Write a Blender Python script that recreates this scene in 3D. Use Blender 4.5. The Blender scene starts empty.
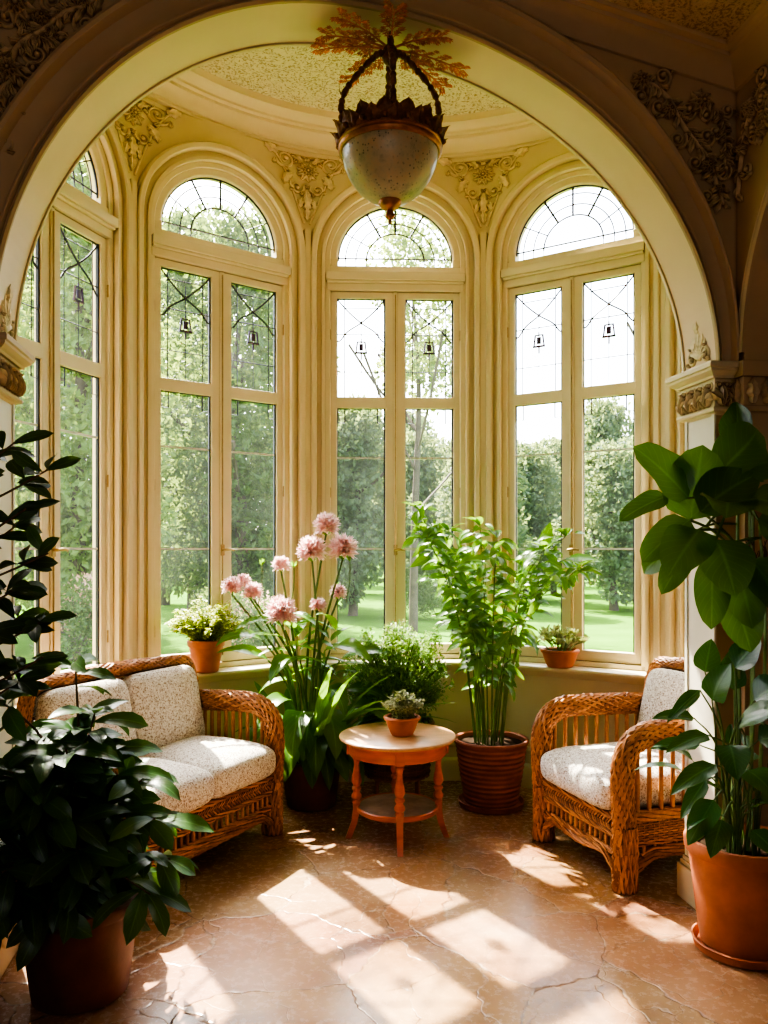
import bpy, math, random
from mathutils import Vector as V, Matrix, Quaternion
PI = math.pi; TAU = 2*PI
rad = math.radians
sin, cos = math.sin, math.cos
COL = bpy.context.scene.collection
rnd = random.Random(11)
U = rnd.uniform

# ------------------------------------------------------------------ mesh builder
class MB:
    def __init__(s): s.v=[]; s.f=[]; s.uv=[]
    def add(s, vs, fs, uvs=None):
        o=len(s.v); s.v += [tuple(p) for p in vs]
        s.uv += uvs if uvs else [(0.5,0.5)]*len(vs)
        s.f += [tuple(i+o for i in f) for f in fs]
    def box(s, a, b, mp=None):
        (x0,y0,z0),(x1,y1,z1)=a,b
        vs=[(x,y,z) for z in (z0,z1) for y in (y0,y1) for x in (x0,x1)]
        if mp: vs=[mp(*p) for p in vs]
        s.add(vs,[(0,2,3,1),(4,5,7,6),(0,1,5,4),(2,6,7,3),(0,4,6,2),(1,3,7,5)])
    def grid(s, fn, nu, nv, closeu=False):
        vs=[]; uvs=[]
        for j in range(nv+1):
            for i in range(nu+(0 if closeu else 1)):
                vs.append(fn(i/nu,j/nv)); uvs.append((i/nu,j/nv))
        w=nu if closeu else nu+1; fs=[]
        for j in range(nv):
            for i in range(nu):
                k=(i+1)%w if closeu else i+1
                fs.append((j*w+i,j*w+k,(j+1)*w+k,(j+1)*w+i))
        s.add(vs,fs,uvs)
    def tube(s, pts, r, n=6, closed=False, sx=1, sy=1, up=None):
        pts=[V(p) for p in pts]; N=len(pts)
        if N<2: return
        fr=frames(pts,closed,up); vs=[]; fs=[]
        for i,p in enumerate(pts):
            rr=r[i] if isinstance(r,(list,tuple)) else r
            t,a,b=fr[i]
            for k in range(n):
                th=TAU*k/n
                vs.append(p+a*(cos(th)*rr*sx)+b*(sin(th)*rr*sy))
        for i in range(N if closed else N-1):
            j=(i+1)%N
            for k in range(n):
                l=(k+1)%n
                fs.append((i*n+k,i*n+l,j*n+l,j*n+k))
        if not closed:
            fs.append(tuple(range(n-1,-1,-1))); fs.append(tuple((N-1)*n+k for k in range(n)))
        s.add(vs,fs)
    def lathe(s, prof, n=32, c=(0,0,0), a0=0, a1=TAU, wob=None):
        full=abs(a1-a0-TAU)<1e-6; c=V(c); m=n if full else n+1
        vs=[];fs=[]
        for (r,z) in prof:
            for k in range(m):
                th=a0+(a1-a0)*k/n
                q=r*(1+(wob(th,z) if wob else 0))
                vs.append(c+V((q*cos(th),q*sin(th),z)))
        for i in range(len(prof)-1):
            for k in range(n):
                l=(k+1)%m
                fs.append((i*m+k,i*m+l,(i+1)*m+l,(i+1)*m+k))
        s.add(vs,fs)
    def sphere(s, c, r, nu=12, nv=8, sc=(1,1,1)):
        c=V(c)
        s.grid(lambda a,b: c+V((r*sc[0]*cos(TAU*a)*sin(PI*b),r*sc[1]*sin(TAU*a)*sin(PI*b),-r*sc[2]*cos(PI*b))),nu,nv,True)
    def build(s, name, mat, parent=None, smooth=35, bevel=0, kind=None, label=None, **kw):
        me=bpy.data.meshes.new(name); me.from_pydata(s.v,[],s.f)
        uvl=me.uv_layers.new(name='UVMap')
        li=[0]*len(me.loops); me.loops.foreach_get('vertex_index',li)
        flat=[]
        for i in li: flat += s.uv[i]
        uvl.data.foreach_set('uv',flat)
        me.materials.append(mat)
        if smooth:
            me.shade_smooth()
            if smooth<180: me.set_sharp_from_angle(angle=rad(smooth))
        me.update()
        o=bpy.data.objects.new(name,me); COL.objects.link(o)
        if parent: o.parent=parent
        if bevel:
            b=o.modifiers.new('bevel','BEVEL'); b.width=bevel; b.segments=2; b.limit_method='ANGLE'
        if kind: o['kind']=kind
        if label: o['label']=label
        for k,x in kw.items(): o[k]=x
        return o

def frames(pts, closed=False, up=None):
    N=len(pts); fr=[]; a=None
    for i in range(N):
        if closed: t=pts[(i+1)%N]-pts[i-1]
        else: t=pts[min(i+1,N-1)]-pts[max(i-1,0)]
        if t.length<1e-9: t=V((0,0,1))
        t.normalize()
        if up is not None: a=V(up).cross(t)
        elif a is None: a=(V((0,0,1)) if abs(t.z)<.9 else V((1,0,0))).cross(t)
        else: a=a-t*a.dot(t)
        if a.length<1e-6: a=V((1,0,0)).cross(t) if abs(t.x)<.9 else V((0,1,0)).cross(t)
        a.normalize(); b=t.cross(a); fr.append((t,a.copy(),b))
    return fr

def spline(pts, n=8):
    pts=[V(p) for p in pts]; out=[]
    for i in range(len(pts)-1):
        p0=pts[max(i-1,0)];p1=pts[i];p2=pts[i+1];p3=pts[min(i+2,len(pts)-1)]
        for k in range(n):
            t=k/n
            out.append(0.5*((2*p1)+(p2-p0)*t+(2*p0-5*p1+4*p2-p3)*t*t+(3*p1-p0-3*p2+p3)*t**3))
    out.append(pts[-1]); return out

def resample(pts, step):
    pts=[V(p) for p in pts]; out=[pts[0]]; acc=0
    for a,b in zip(pts,pts[1:]):
        L=(b-a).length
        if L<1e-9: continue
        d=step-acc
        while d<=L: out.append(a+(b-a)*(d/L)); d+=step
        acc=L-(d-step)
    if (out[-1]-pts[-1]).length>step*.3: out.append(pts[-1])
    return out

def sweep(mb, path, prof, mp, closed=False):
    """path: [(u,z)], prof: [(offset along left normal, depth)], mp(u,z,d)->point"""
    N=len(path); vs=[]; fs=[]; m=len(prof)
    for i in range(N):
        p=path[i]
        def dr(a,b):
            d=(b[0]-a[0],b[1]-a[1]); l=math.hypot(*d) or 1; return (d[0]/l,d[1]/l)
        d1=dr(path[i-1],p) if (i>0 or closed) else dr(p,path[i+1])
        d2=dr(p,path[(i+1)%N]) if (i<N-1 or closed) else d1
        n1=(d1[1],-d1[0]); n2=(d2[1],-d2[0])
        nx,nz=n1[0]+n2[0],n1[1]+n2[1]; l=math.hypot(nx,nz) or 1; nx/=l;nz/=l
        k=1/max(.4,nx*n1[0]+nz*n1[1])
        for (o,d) in prof: vs.append(mp(p[0]+nx*o*k,p[1]+nz*o*k,d))
    for i in range(N if closed else N-1):
        j=(i+1)%N
        for q in range(m-1): fs.append((i*m+q,i*m+q+1,j*m+q+1,j*m+q))
    mb.add(vs,fs)

def empty(name, loc=(0,0,0), rz=0, label=None, cat=None, group=None, kind=None):
    o=bpy.data.objects.new(name,None); COL.objects.link(o); o.empty_display_size=.1
    o.location=loc; o.rotation_euler=(0,0,rz)
    if label:o['label']=label
    if cat:o['category']=cat
    if group:o['group']=group
    if kind:o['kind']=kind
    return o
def copy_tree(o, parent=None):
    c=o.copy(); COL.objects.link(c)
    if parent: c.parent=parent
    for ch in list(o.children): copy_tree(ch,c)
    return c

# ------------------------------------------------------------------ materials
def newmat(name):
    m=bpy.data.materials.new(name); m.use_nodes=True; nt=m.node_tree; nt.nodes.clear()
    return m,nt,nt.nodes,nt.links
def out(nt,sh):
    o=nt.nodes.new('ShaderNodeOutputMaterial'); nt.links.new(sh,o.inputs[0])
def ramp(N,L,src,stops):
    r=N.new('ShaderNodeValToRGB'); L.new(src,r.inputs[0]); e=r.color_ramp.elements
    while len(e)<len(stops): e.new(.5)
    for i,(p,c) in enumerate(stops):
        e[i].position=p; e[i].color=(c[0],c[1],c[2],1) if isinstance(c,(tuple,list)) else (c,c,c,1)
    return r.outputs[0]
def coords(N,L,kind='Object',scale=(1,1,1)):
    t=N.new('ShaderNodeTexCoord')
    if scale==(1,1,1): return t.outputs[kind]
    m=N.new('ShaderNodeMapping'); m.inputs['Scale'].default_value=scale
    L.new(t.outputs[kind],m.inputs[0]); return m.outputs[0]
def noise(N,L,co,scale,detail=4,rough=.55,dist=0):
    n=N.new('ShaderNodeTexNoise'); n.inputs['Scale'].default_value=scale
    n.inputs['Detail'].default_value=detail; n.inputs['Roughness'].default_value=rough; n.inputs['Distortion'].default_value=dist
    L.new(co,n.inputs['Vector']); return n
def bump(N,L,h,strength,dist=.01):
    b=N.new('ShaderNodeBump'); b.inputs['Strength'].default_value=strength; b.inputs['Distance'].default_value=dist
    L.new(h,b.inputs['Height']); return b.outputs[0]
def mixc(N,L,f,a,b,mode='MIX'):
    m=N.new('ShaderNodeMix'); m.data_type='RGBA'; m.blend_type=mode
    for k,x in ((0,f),(6,a),(7,b)):
        if isinstance(x,bpy.types.NodeSocket): L.new(x,m.inputs[k])
        elif isinstance(x,(int,float)): m.inputs[k].default_value=x
        else: m.inputs[k].default_value=(x[0],x[1],x[2],1)
    return m.outputs[2]
def sc(c,k): return tuple(min(1,x*k) for x in c)

def basic(name,col,rough=.5,var=.18,scale=6,bstr=.15,bscale=60,metal=0,spec=.5,co='Object',cscale=(1,1,1)):
    m,nt,N,L=newmat(name); c=coords(N,L,co,cscale)
    n=noise(N,L,c,scale); p=N.new('ShaderNodeBsdfPrincipled')
    L.new(ramp(N,L,n.outputs[0],[(.3,sc(col,1-var)),(.7,sc(col,1+var))]),p.inputs['Base Color'])
    p.inputs['Roughness'].default_value=rough; p.inputs['Metallic'].default_value=metal
    p.inputs['Specular IOR Level'].default_value=spec
    if bstr:
        n2=noise(N,L,c,bscale,5); L.new(bump(N,L,n2.outputs[0],bstr,.004),p.inputs['Normal'])
    out(nt,p.outputs[0]); return m

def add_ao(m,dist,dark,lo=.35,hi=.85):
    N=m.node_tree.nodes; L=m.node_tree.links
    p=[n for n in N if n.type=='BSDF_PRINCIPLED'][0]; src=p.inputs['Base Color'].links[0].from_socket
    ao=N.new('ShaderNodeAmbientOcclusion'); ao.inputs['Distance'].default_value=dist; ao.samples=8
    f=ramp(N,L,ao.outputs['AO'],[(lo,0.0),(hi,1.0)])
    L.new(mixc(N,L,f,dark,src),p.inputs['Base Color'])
def leafmat(name,c1,c2,trans=.35,rough=.38,tcol=None,vein=1.6,spec=.5):
    m,nt,N,L=newmat(name)
    g=N.new('ShaderNodeNewGeometry'); tc=N.new('ShaderNodeTexCoord')
    col=ramp(N,L,g.outputs['Random Per Island'],[(0,c1),(1,c2)])
    sx=N.new('ShaderNodeSeparateXYZ'); L.new(tc.outputs['UV'],sx.inputs[0])
    d=N.new('ShaderNodeMath'); d.operation='SUBTRACT'; d.inputs[1].default_value=.5; L.new(sx.outputs[0],d.inputs[0])
    ab=N.new('ShaderNodeMath'); ab.operation='ABSOLUTE'; L.new(d.outputs[0],ab.inputs[0])
    # side veins: stripes along v shifted by |u|
    ma=N.new('ShaderNodeMath'); ma.operation='MULTIPLY_ADD'; ma.inputs[1].default_value=-.7; L.new(ab.outputs[0],ma.inputs[0]); L.new(sx.outputs[1],ma.inputs[2])
    w=N.new('ShaderNodeMath'); w.operation='MULTIPLY'; w.inputs[1].default_value=50; L.new(ma.outputs[0],w.inputs[0])
    si=N.new('ShaderNodeMath'); si.operation='SINE'; L.new(w.outputs[0],si.inputs[0])
    mid=ramp(N,L,ab.outputs[0],[(.0,1.0),(.05,0.0)])
    sv=ramp(N,L,si.outputs[0],[(.85,0.0),(1,.35)])
    ad=mixc(N,L,1.0,mid,sv,'ADD')
    vc=mixc(N,L,ad,col,sc([x+.015 for x in c2],vein))
    p=N.new('ShaderNodeBsdfPrincipled'); L.new(vc,p.inputs['Base Color']); p.inputs['Roughness'].default_value=rough
    p.inputs['Specular IOR Level'].default_value=spec
    L.new(bump(N,L,ad,.25,.002),p.inputs['Normal'])
    t=N.new('ShaderNodeBsdfTranslucent')
    tcol=tcol or (min(1,c2[0]*3.2+.05),min(1,c2[1]*2.6+.06),c2[2]*1.2)
    L.new(mixc(N,L,.5,col,tcol),t.inputs[0])
    mx=N.new('ShaderNodeMixShader'); mx.inputs[0].default_value=trans
    L.new(p.outputs[0],mx.inputs[1]); L.new(t.outputs[0],mx.inputs[2]); out(nt,mx.outputs[0]); return m

def plastermat(name,col,dark):
    """textured (anaglypta) plaster"""
    m,nt,N,L=newmat(name); c=coords(N,L)
    n=noise(N,L,c,16,3,.6,1.6); v=N.new('ShaderNodeTexVoronoi'); v.inputs['Scale'].default_value=22; L.new(c,v.inputs['Vector'])
    n2=noise(N,L,c,70,4)
    a=ramp(N,L,n.outputs[0],[(.40,1.0),(.50,0.0),(.60,1.0)])
    b=ramp(N,L,n2.outputs[0],[(.45,1.0),(.60,0.0)])
    mm=mixc(N,L,.45,a,b)
    p=N.new('ShaderNodeBsdfPrincipled'); p.inputs['Roughness'].default_value=.75
    L.new(ramp(N,L,mm,[(.15,dark),(.6,col)]),p.inputs['Base Color'])
    L.new(bump(N,L,mm,.7,.012),p.inputs['Normal'])
    out(nt,p.outputs[0]); return m

def floormat():
    m,nt,N,L=newmat('marble_floor'); c=coords(N,L)
    w=noise(N,L,c,2.2,4,.56); wv=N.new('ShaderNodeVectorMath'); wv.operation='MULTIPLY_ADD'
    wv.inputs[1].default_value=(.35,.35,0); L.new(w.outputs['Color'],wv.inputs[0]); L.new(c,wv.inputs[2])
    v=N.new('ShaderNodeTexVoronoi'); v.feature='DISTANCE_TO_EDGE'; v.inputs['Scale'].default_value=1.9; L.new(wv.outputs[0],v.inputs['Vector'])
    vc=N.new('ShaderNodeTexVoronoi'); vc.inputs['Scale'].default_value=1.9; L.new(wv.outputs[0],vc.inputs['Vector'])
    # fine cracking
    w2=noise(N,L,c,4,3,.5); wv2=N.new('ShaderNodeVectorMath'); wv2.operation='MULTIPLY_ADD'
    wv2.inputs[1].default_value=(.3,.3,0); L.new(w2.outputs['Color'],wv2.inputs[0]); L.new(c,wv2.inputs[2])
    v2=N.new('ShaderNodeTexVoronoi'); v2.feature='DISTANCE_TO_EDGE'; v2.inputs['Scale'].default_value=3.1; L.new(wv2.outputs[0],v2.inputs['Vector'])
    crack=ramp(N,L,v.outputs[0],[(0,.8),(.010,.0)])
    crack2=ramp(N,L,v2.outputs[0],[(0,.75),(.011,.0)])
    gate=noise(N,L,c,1.1,2); gt=ramp(N,L,gate.outputs[0],[(.38,0.0),(.55,1.0)])
    crack2=mixc(N,L,1.0,crack2,gt,'MULTIPLY')
    n=noise(N,L,c,1.7,7,.58,.5)
    base=ramp(N,L,n.outputs[0],[(.25,(.18,.085,.040)),(.42,(.32,.165,.080)),(.58,(.43,.25,.135)),(.75,(.50,.36,.24))])
    tone=mixc(N,L,.10,base,vc.outputs['Color'],'SOFT_LIGHT')
    n3=noise(N,L,c,30,6,.7)
    tone=mixc(N,L,.10,tone,ramp(N,L,n3.outputs[0],[(.3,.25),(.7,.75)]),'OVERLAY')
    edge=noise(N,L,c,9,3); ec=ramp(N,L,edge.outputs[0],[(.47,(.11,.055,.03)),(.58,(.55,.42,.30))])
    col=mixc(N,L,crack,tone,ec); col=mixc(N,L,crack2,col,ec)
    p=N.new('ShaderNodeBsdfPrincipled'); L.new(col,p.inputs['Base Color'])
    L.new(ramp(N,L,n3.outputs[0],[(.3,.17),(.75,.36)]),p.inputs['Roughness'])
    cc=mixc(N,L,1.0,crack,crack2,'ADD'); inv=N.new('ShaderNodeInvert'); L.new(cc,inv.inputs['Color'])
    hh=mixc(N,L,.15,inv.outputs[0],n.outputs[0])
    L.new(bump(N,L,hh,.35,.008),p.inputs['Normal'])
    out(nt,p.outputs[0]); return m

def wickermat(name,c1,c2,rough=.45):
    m,nt,N,L=newmat(name); c=coords(N,L)
    g=N.new('ShaderNodeNewGeometry')
    n=noise(N,L,c,45,4,.6); n2=noise(N,L,c,9,3)
    f=mixc(N,L,.5,n.outputs[0],g.outputs['Random Per Island']); f=mixc(N,L,.3,f,n2.outputs[0])
    p=N.new('ShaderNodeBsdfPrincipled'); p.inputs['Roughness'].default_value=rough
    L.new(ramp(N,L,f,[(.28,c1),(.72,c2)]),p.inputs['Base Color'])
    n3=noise(N,L,c,160,3); L.new(bump(N,L,n3.outputs[0],.35,.003),p.inputs['Normal'])
    out(nt,p.outputs[0]); return m

def fabricmat():
    m,nt,N,L=newmat('speckled_fabric'); c=coords(N,L)
    n=noise(N,L,c,125,3,.65,.6); n2=noise(N,L,c,52,3,.6,.8); n3=noise(N,L,c,420,2)
    a=ramp(N,L,n.outputs[0],[(.36,(.22,.16,.11)),(.43,(.55,.47,.39)),(.50,(.88,.86,.82))])
    b=ramp(N,L,n2.outputs[0],[(.38,(.55,.47,.40)),(.50,(.90,.88,.85))])
    col=mixc(N,L,.6,a,b,'MULTIPLY')
    p=N.new('ShaderNodeBsdfPrincipled'); p.inputs['Roughness'].default_value=.9; p.inputs['Specular IOR Level'].default_value=.15
    L.new(col,p.inputs['Base Color'])
    L.new(bump(N,L,mixc(N,L,.5,n.outputs[0],n3.outputs[0]),.4,.004),p.inputs['Normal'])
    out(nt,p.outputs[0]); return m

def glassmat():
    m,nt,N,L=newmat('window_glass'); c=coords(N,L)
    t=N.new('ShaderNodeBsdfTransparent'); t.inputs[0].default_value=(.97,.985,.975,1)
    g=N.new('ShaderNodeBsdfGlossy'); g.inputs['Roughness'].default_value=.02
    lw=N.new('ShaderNodeLayerWeight'); lw.inputs[0].default_value=.15
    n=noise(N,L,c,2.5,3); L.new(bump(N,L,n.outputs[0],.05,.01),g.inputs['Normal'])
    m1=N.new('ShaderNodeMixShader'); L.new(ramp(N,L,lw.outputs['Fresnel'],[(0,0.0),(1,.5)]),m1.inputs[0])
    L.new(t.outputs[0],m1.inputs[1]); L.new(g.outputs[0],m1.inputs[2])
    d=N.new('ShaderNodeBsdfTranslucent'); d.inputs[0].default_value=(.9,.95,.95,1)
    n2=noise(N,L,c,3,5); m2=N.new('ShaderNodeMixShader')
    L.new(ramp(N,L,n2.outputs[0],[(.3,.005),(.8,.018)]),m2.inputs[0])
    L.new(m1.outputs[0],m2.inputs[1]); L.new(d.outputs[0],m2.inputs[2]); out(nt,m2.outputs[0]); return m

def globemat():
    m,nt,N,L=newmat('mottled_globe_glass'); c=coords(N,L)
    n=noise(N,L,c,18,5,.65); v=N.new('ShaderNodeTexVoronoi'); v.inputs['Scale'].default_value=62; L.new(c,v.inputs['Vector'])
    spots=ramp(N,L,v.outputs['Distance'],[(.16,1.0),(.28,0.0)])
    n2=noise(N,L,c,7,3); gt=ramp(N,L,n2.outputs[0],[(.42,0.0),(.58,1.0)])
    spots=mixc(N,L,1.0,spots,gt,'MULTIPLY')
    base=ramp(N,L,n.outputs[0],[(.3,(.34,.31,.22)),(.5,(.52,.45,.32)),(.72,(.60,.43,.27))])
    col=mixc(N,L,spots,base,(.16,.17,.13))
    p=N.new('ShaderNodeBsdfPrincipled'); L.new(col,p.inputs['Base Color']); p.inputs['Roughness'].default_value=.3
    p.inputs['Coat Weight'].default_value=.12
    L.new(bump(N,L,n.outputs[0],.2,.006),p.inputs['Normal'])
    t=N.new('ShaderNodeBsdfTranslucent'); L.new(col,t.inputs[0])
    mx=N.new('ShaderNodeMixShader'); mx.inputs[0].default_value=.25
    L.new(p.outputs[0],mx.inputs[1]); L.new(t.outputs[0],mx.inputs[2]); out(nt,mx.outputs[0]); return m

CREAM=(.69,.585,.375)
M={}
M['cream']=basic('cream_paint',CREAM,.5,.04,3,0,30)
M['cream_light']=basic('window_cream',(.72,.63,.43),.42,.04,4,0,40)
M['soffit']=basic('warm_soffit_paint',(.74,.57,.40),.5,.04,3,0,40)
M['dado']=basic('dado_paint',(.64,.56,.37),.5,.06,3,.06,30)
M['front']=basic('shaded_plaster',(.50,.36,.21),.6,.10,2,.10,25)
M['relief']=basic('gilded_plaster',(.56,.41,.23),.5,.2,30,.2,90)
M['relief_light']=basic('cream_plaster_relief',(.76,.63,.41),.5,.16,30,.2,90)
M['pillar']=basic('pale_pillar_paint',(.66,.62,.50),.5,.05,3,.06,30)
M['panel']=plastermat('ceiling_plaster',(.76,.66,.46),(.40,.29,.15))
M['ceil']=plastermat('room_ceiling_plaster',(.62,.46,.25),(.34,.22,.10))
M['floor']=floormat()
M['glass']=glassmat(); M['globe']=globemat()
M['lead']=basic('lead_came',(.05,.05,.06),.4,.2,20,0,40,.6)
M['whitebar']=basic('white_glazing_bar',(.62,.64,.62),.4,.1,20,0)
M['gasket_shade']=basic('dark_gasket_and_shade',(.025,.03,.04),.5,.2,20,0)
M['motif']=basic('violet_glass_motif',(.07,.04,.09),.3,.3,40,0)
M['brass']=basic('aged_brass',(.42,.30,.14),.35,.2,30,.1,80,.8)
M['bronze']=basic('rusty_bronze',(.20,.085,.035),.5,.4,40,.4,120,.55)
M['copper']=basic('copper_band',(.42,.17,.07),.4,.3,30,.3,100,.6)
M['coral']=basic('russet_leaf_metal',(.62,.17,.09),.5,.3,40,.3,120,.2)
M['wicker']=wickermat('honey_wicker',(.19,.058,.016),(.70,.31,.105))
M['wicker_dark']=wickermat('dark_wicker_core',(.09,.035,.014),(.28,.12,.045))
M['fabric']=fabricmat()
M['table']=basic('orange_varnished_wood',(.50,.115,.028),.28,.25,5,.08,60,cscale=(1,1,6))
M['table_top']=basic('worn_pale_tabletop',(.52,.29,.15),.35,.22,9,.12,40,cscale=(1,4,1))
M['shelf']=basic('worn_grey_shelf',(.30,.21,.14),.35,.35,14,.15,40)
M['terra']=basic('terracotta',(.47,.145,.055),.65,.22,7,.25,50)
M['terra_dark']=basic('aged_terracotta',(.30,.085,.040),.55,.3,9,.3,40)
M['terra_brown']=basic('dark_brown_clay',(.13,.040,.022),.5,.3,8,.25,40)
M['soil']=basic('potting_soil',(.030,.018,.011),.95,.5,60,.9,90,spec=.05)
M['stem']=basic('green_stem',(.10,.17,.035),.5,.3,20,.15,80)
M['bark']=basic('brown_stem',(.11,.062,.03),.7,.35,25,.5,80)
M['lawn']=basic('sunlit_lawn',(.085,.185,.022),.95,.22,.6,.5,40,spec=0)
M['trunk']=basic('tree_bark',(.10,.075,.05),.8,.3,4,.6,20)
M['leaf_dark']=leafmat('dark_glossy_leaf',(.016,.048,.013),(.040,.110,.022),.26,.32)
M['leaf_shadow']=leafmat('deep_green_leaf',(.012,.030,.012),(.026,.060,.018),.18,.4)
M['leaf_big']=leafmat('broad_green_leaf',(.026,.085,.018),(.075,.180,.026),.42,.30)
M['leaf_spath']=leafmat('blue_green_leaf',(.020,.080,.026),(.050,.150,.035),.3,.24)
M['leaf_bamboo']=leafmat('fresh_green_leaf',(.045,.13,.022),(.13,.27,.04),.42,.32)
M['leaf_strap']=leafmat('strap_leaf',(.045,.13,.024),(.13,.28,.04),.40,.30)
M['leaf_bush']=leafmat('small_bush_leaf',(.05,.13,.03),(.17,.31,.08),.4,.4)
M['leaf_lime']=leafmat('lime_leaf',(.10,.19,.03),(.30,.40,.06),.42,.4)
M['leaf_grey']=leafmat('grey_green_leaf',(.10,.15,.08),(.24,.29,.15),.3,.45)
M['leaf_pale']=leafmat('pale_variegated_leaf',(.16,.20,.08),(.42,.42,.22),.35,.45)
M['bloom']=leafmat('pink_petal',(.92,.54,.54),(.97,.80,.78),.4,.6,(.97,.84,.82),1.0)
M['white_bloom']=leafmat('cream_petal',(.8,.75,.55),(.9,.88,.75),.35,.6,(.9,.9,.8),1.0)
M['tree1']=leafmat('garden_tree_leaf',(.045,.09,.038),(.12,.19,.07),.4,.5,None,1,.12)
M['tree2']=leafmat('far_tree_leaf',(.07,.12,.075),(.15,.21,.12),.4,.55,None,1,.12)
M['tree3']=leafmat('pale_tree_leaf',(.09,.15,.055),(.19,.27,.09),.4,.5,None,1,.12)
M['shrub_bloom']=leafmat('peach_shrub_bloom',(.75,.38,.25),(.85,.6,.45),.4,.6,(.9,.6,.45),1)

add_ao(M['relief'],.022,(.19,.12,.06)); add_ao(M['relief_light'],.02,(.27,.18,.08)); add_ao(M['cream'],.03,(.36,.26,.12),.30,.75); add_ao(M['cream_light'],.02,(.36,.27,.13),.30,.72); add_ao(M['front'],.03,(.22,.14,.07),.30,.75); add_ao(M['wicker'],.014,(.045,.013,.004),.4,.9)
# ------------------------------------------------------------------ camera
F=800.0; CAMZ=1.6; HOR=550.0
cam=bpy.data.objects.new('camera',bpy.data.cameras.new('camera')); COL.objects.link(cam)
cam.location=(0,0,CAMZ); cam.rotation_euler=(PI/2,0,0)
cam.data.sensor_fit='AUTO'; cam.data.sensor_width=36; cam.data.lens=F/1024*36; cam.data.shift_y=38/1024
cam.data.clip_end=500
bpy.context.scene.camera=cam

# ------------------------------------------------------------------ frames of reference
O=V((.16,3.59)); AP=1.97; HF=.49; HZ=.47; TH0=-2.3; DT=34.9; NF=(-2,2)
RHO=(AP*math.tan(rad(DT/2))-HF)/math.tan(rad(DT/2)); UP=2*HF+RHO*rad(DT)
def P(u,z,d=0):
    k=round(u/UP); k=max(NF[0],min(NF[1],k)); ul=u-k*UP; al=rad(TH0+DT*k)
    n=V((sin(al),cos(al))); r=V((cos(al),-sin(al)))
    if (k==NF[0] and ul<-HF) or (k==NF[1] and ul>HF) or abs(ul)<=HF:
        q=O+n*(AP+d)+r*ul
    else:
        s=1 if ul>0 else -1; g=al+s*(abs(ul)-HF)/RHO
        q=O+n*(AP-RHO)+r*(s*HF)+V((sin(g),cos(g)))*(RHO+d)
    return V((q.x,q.y,z))
# arch wall between room and bay: A(c,z,d), back face d=0, front face d=-TK
PHI=rad(9); AA=V((cos(PHI),sin(PHI))); AT=V((-sin(PHI),cos(PHI))); A0=V((-.03,3.465)); TK=.25
CL,CR,CA,ZS,ZA=-1.485,1.438,-.217,2.37,3.77
def A(c,z,d=0):
    q=A0+AA*c+AT*d; return V((q.x,q.y,z))
CC=1.533   # corner with the right wall
def B(k,z,e=0):  # right wall: k towards viewer, e outwards
    q=A0+AA*(CC+e)+AT*(-TK-k); return V((q.x,q.y,z))
def archz(c):
    w=(CR-CA) if c>CA else (CA-CL); x=(c-CA)/w
    return ZS+(ZA-ZS)*math.sqrt(max(0,1-x*x))
def archpath(n=64,off=0,zb=None):
    p=[]
    for i in range(n+1):
        th=PI*i/n; w=(CR-CA) if th<PI/2 else (CA-CL)
        p.append((CA+(w+off)*cos(th),ZS+(ZA-ZS+off)*sin(th)))
    if zb is not None: p=[(CR+off,zb)]+p+[(CL-off,zb)]
    return p
ZT=4.36; ZC=3.62; SILL=.84
UMIN=NF[0]*UP-HF; UMAX=NF[1]*UP+HF
while (P(UMIN,0).xy-A0).dot(AT)>-.05 and UMIN>-6: UMIN-=.02
while (P(UMAX,0).xy-A0).dot(AT)>-.05 and UMAX<6: UMAX+=.02

# ------------------------------------------------------------------ floor
mb=MB()
ob=[P(UMIN+(UMAX-UMIN)*i/90,0,.06) for i in range(91)]
pts=[(-4.2,-2.2),(4.6,-2.2),(4.6,3.9),(ob[-1].x,3.9)]
poly=[V((x,y,0)) for x,y in pts]+list(reversed(ob))+[V((-4.2,ob[0].y,0))]
mb.add(poly,[tuple(range(len(poly)))])
floor=mb.build('floor',M['floor'],None,0,kind='structure')

# ------------------------------------------------------------------ bay wall with five arched openings
def usamples():
    us=set()
    for k in range(NF[0],NF[1]+1):
        for i in range(33):
            us.add(round(k*UP+HF*cos(PI*i/32),5))
        for i in range(1,8): us.add(round(k*UP+HF+ (UP-2*HF)*i/8,5))
    us |= {round(UMIN,5),round(UMAX,5),round(UMIN+.1,5),round(UMIN+.2,5)}
    us |= {round(NF[0]*UP-HF-.02,5)}
    return sorted(u for u in us if UMIN-1e-4<=u<=UMAX+1e-4)
US=usamples()
def inopen(u):
    k=round(u/UP); k=max(NF[0],min(NF[1],k)); return abs(u-k*UP),k
mb=MB()
for u0,u1 in zip(US,US[1:]):
    m=(u0+u1)/2; a,k=inopen(m)
    if a<HF:
        z0=ZC+HZ*math.sqrt(max(0,1-((u0-k*UP)/HF)**2)); z1=ZC+HZ*math.sqrt(max(0,1-((u1-k*UP)/HF)**2))
        mb.add([P(u0,z0),P(u1,z1),P(u1,ZT+.06),P(u0,ZT+.06)],[(0,1,2,3)])
        mb.add([P(u0,z0),P(u1,z1),P(u1,z1,.16),P(u0,z0,.16)],[(0,1,2,3)])
    else:
        mb.add([P(u0,SILL-.04),P(u1,SILL-.04),P(u1,ZT+.06),P(u0,ZT+.06)],[(0,1,2,3)])
for k in range(NF[0],NF[1]+1):
    for s in (-1,1):
        u=k*UP+s*HF
        mb.add([P(u,SILL-.04,-.0),P(u,SILL-.04,.16),P(u,ZC,.16),P(u,ZC)],[(0,1,2,3)])
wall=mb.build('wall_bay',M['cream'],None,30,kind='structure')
mb=MB()
for u0,u1 in zip(US,US[1:]):
    mb.add([P(u0,-.02,.012),P(u1,-.02,.012),P(u1,SILL,.012),P(u0,SILL,.012)],[(0,1,2,3)])
mb.build('dado',M['dado'],wall,30)
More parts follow.
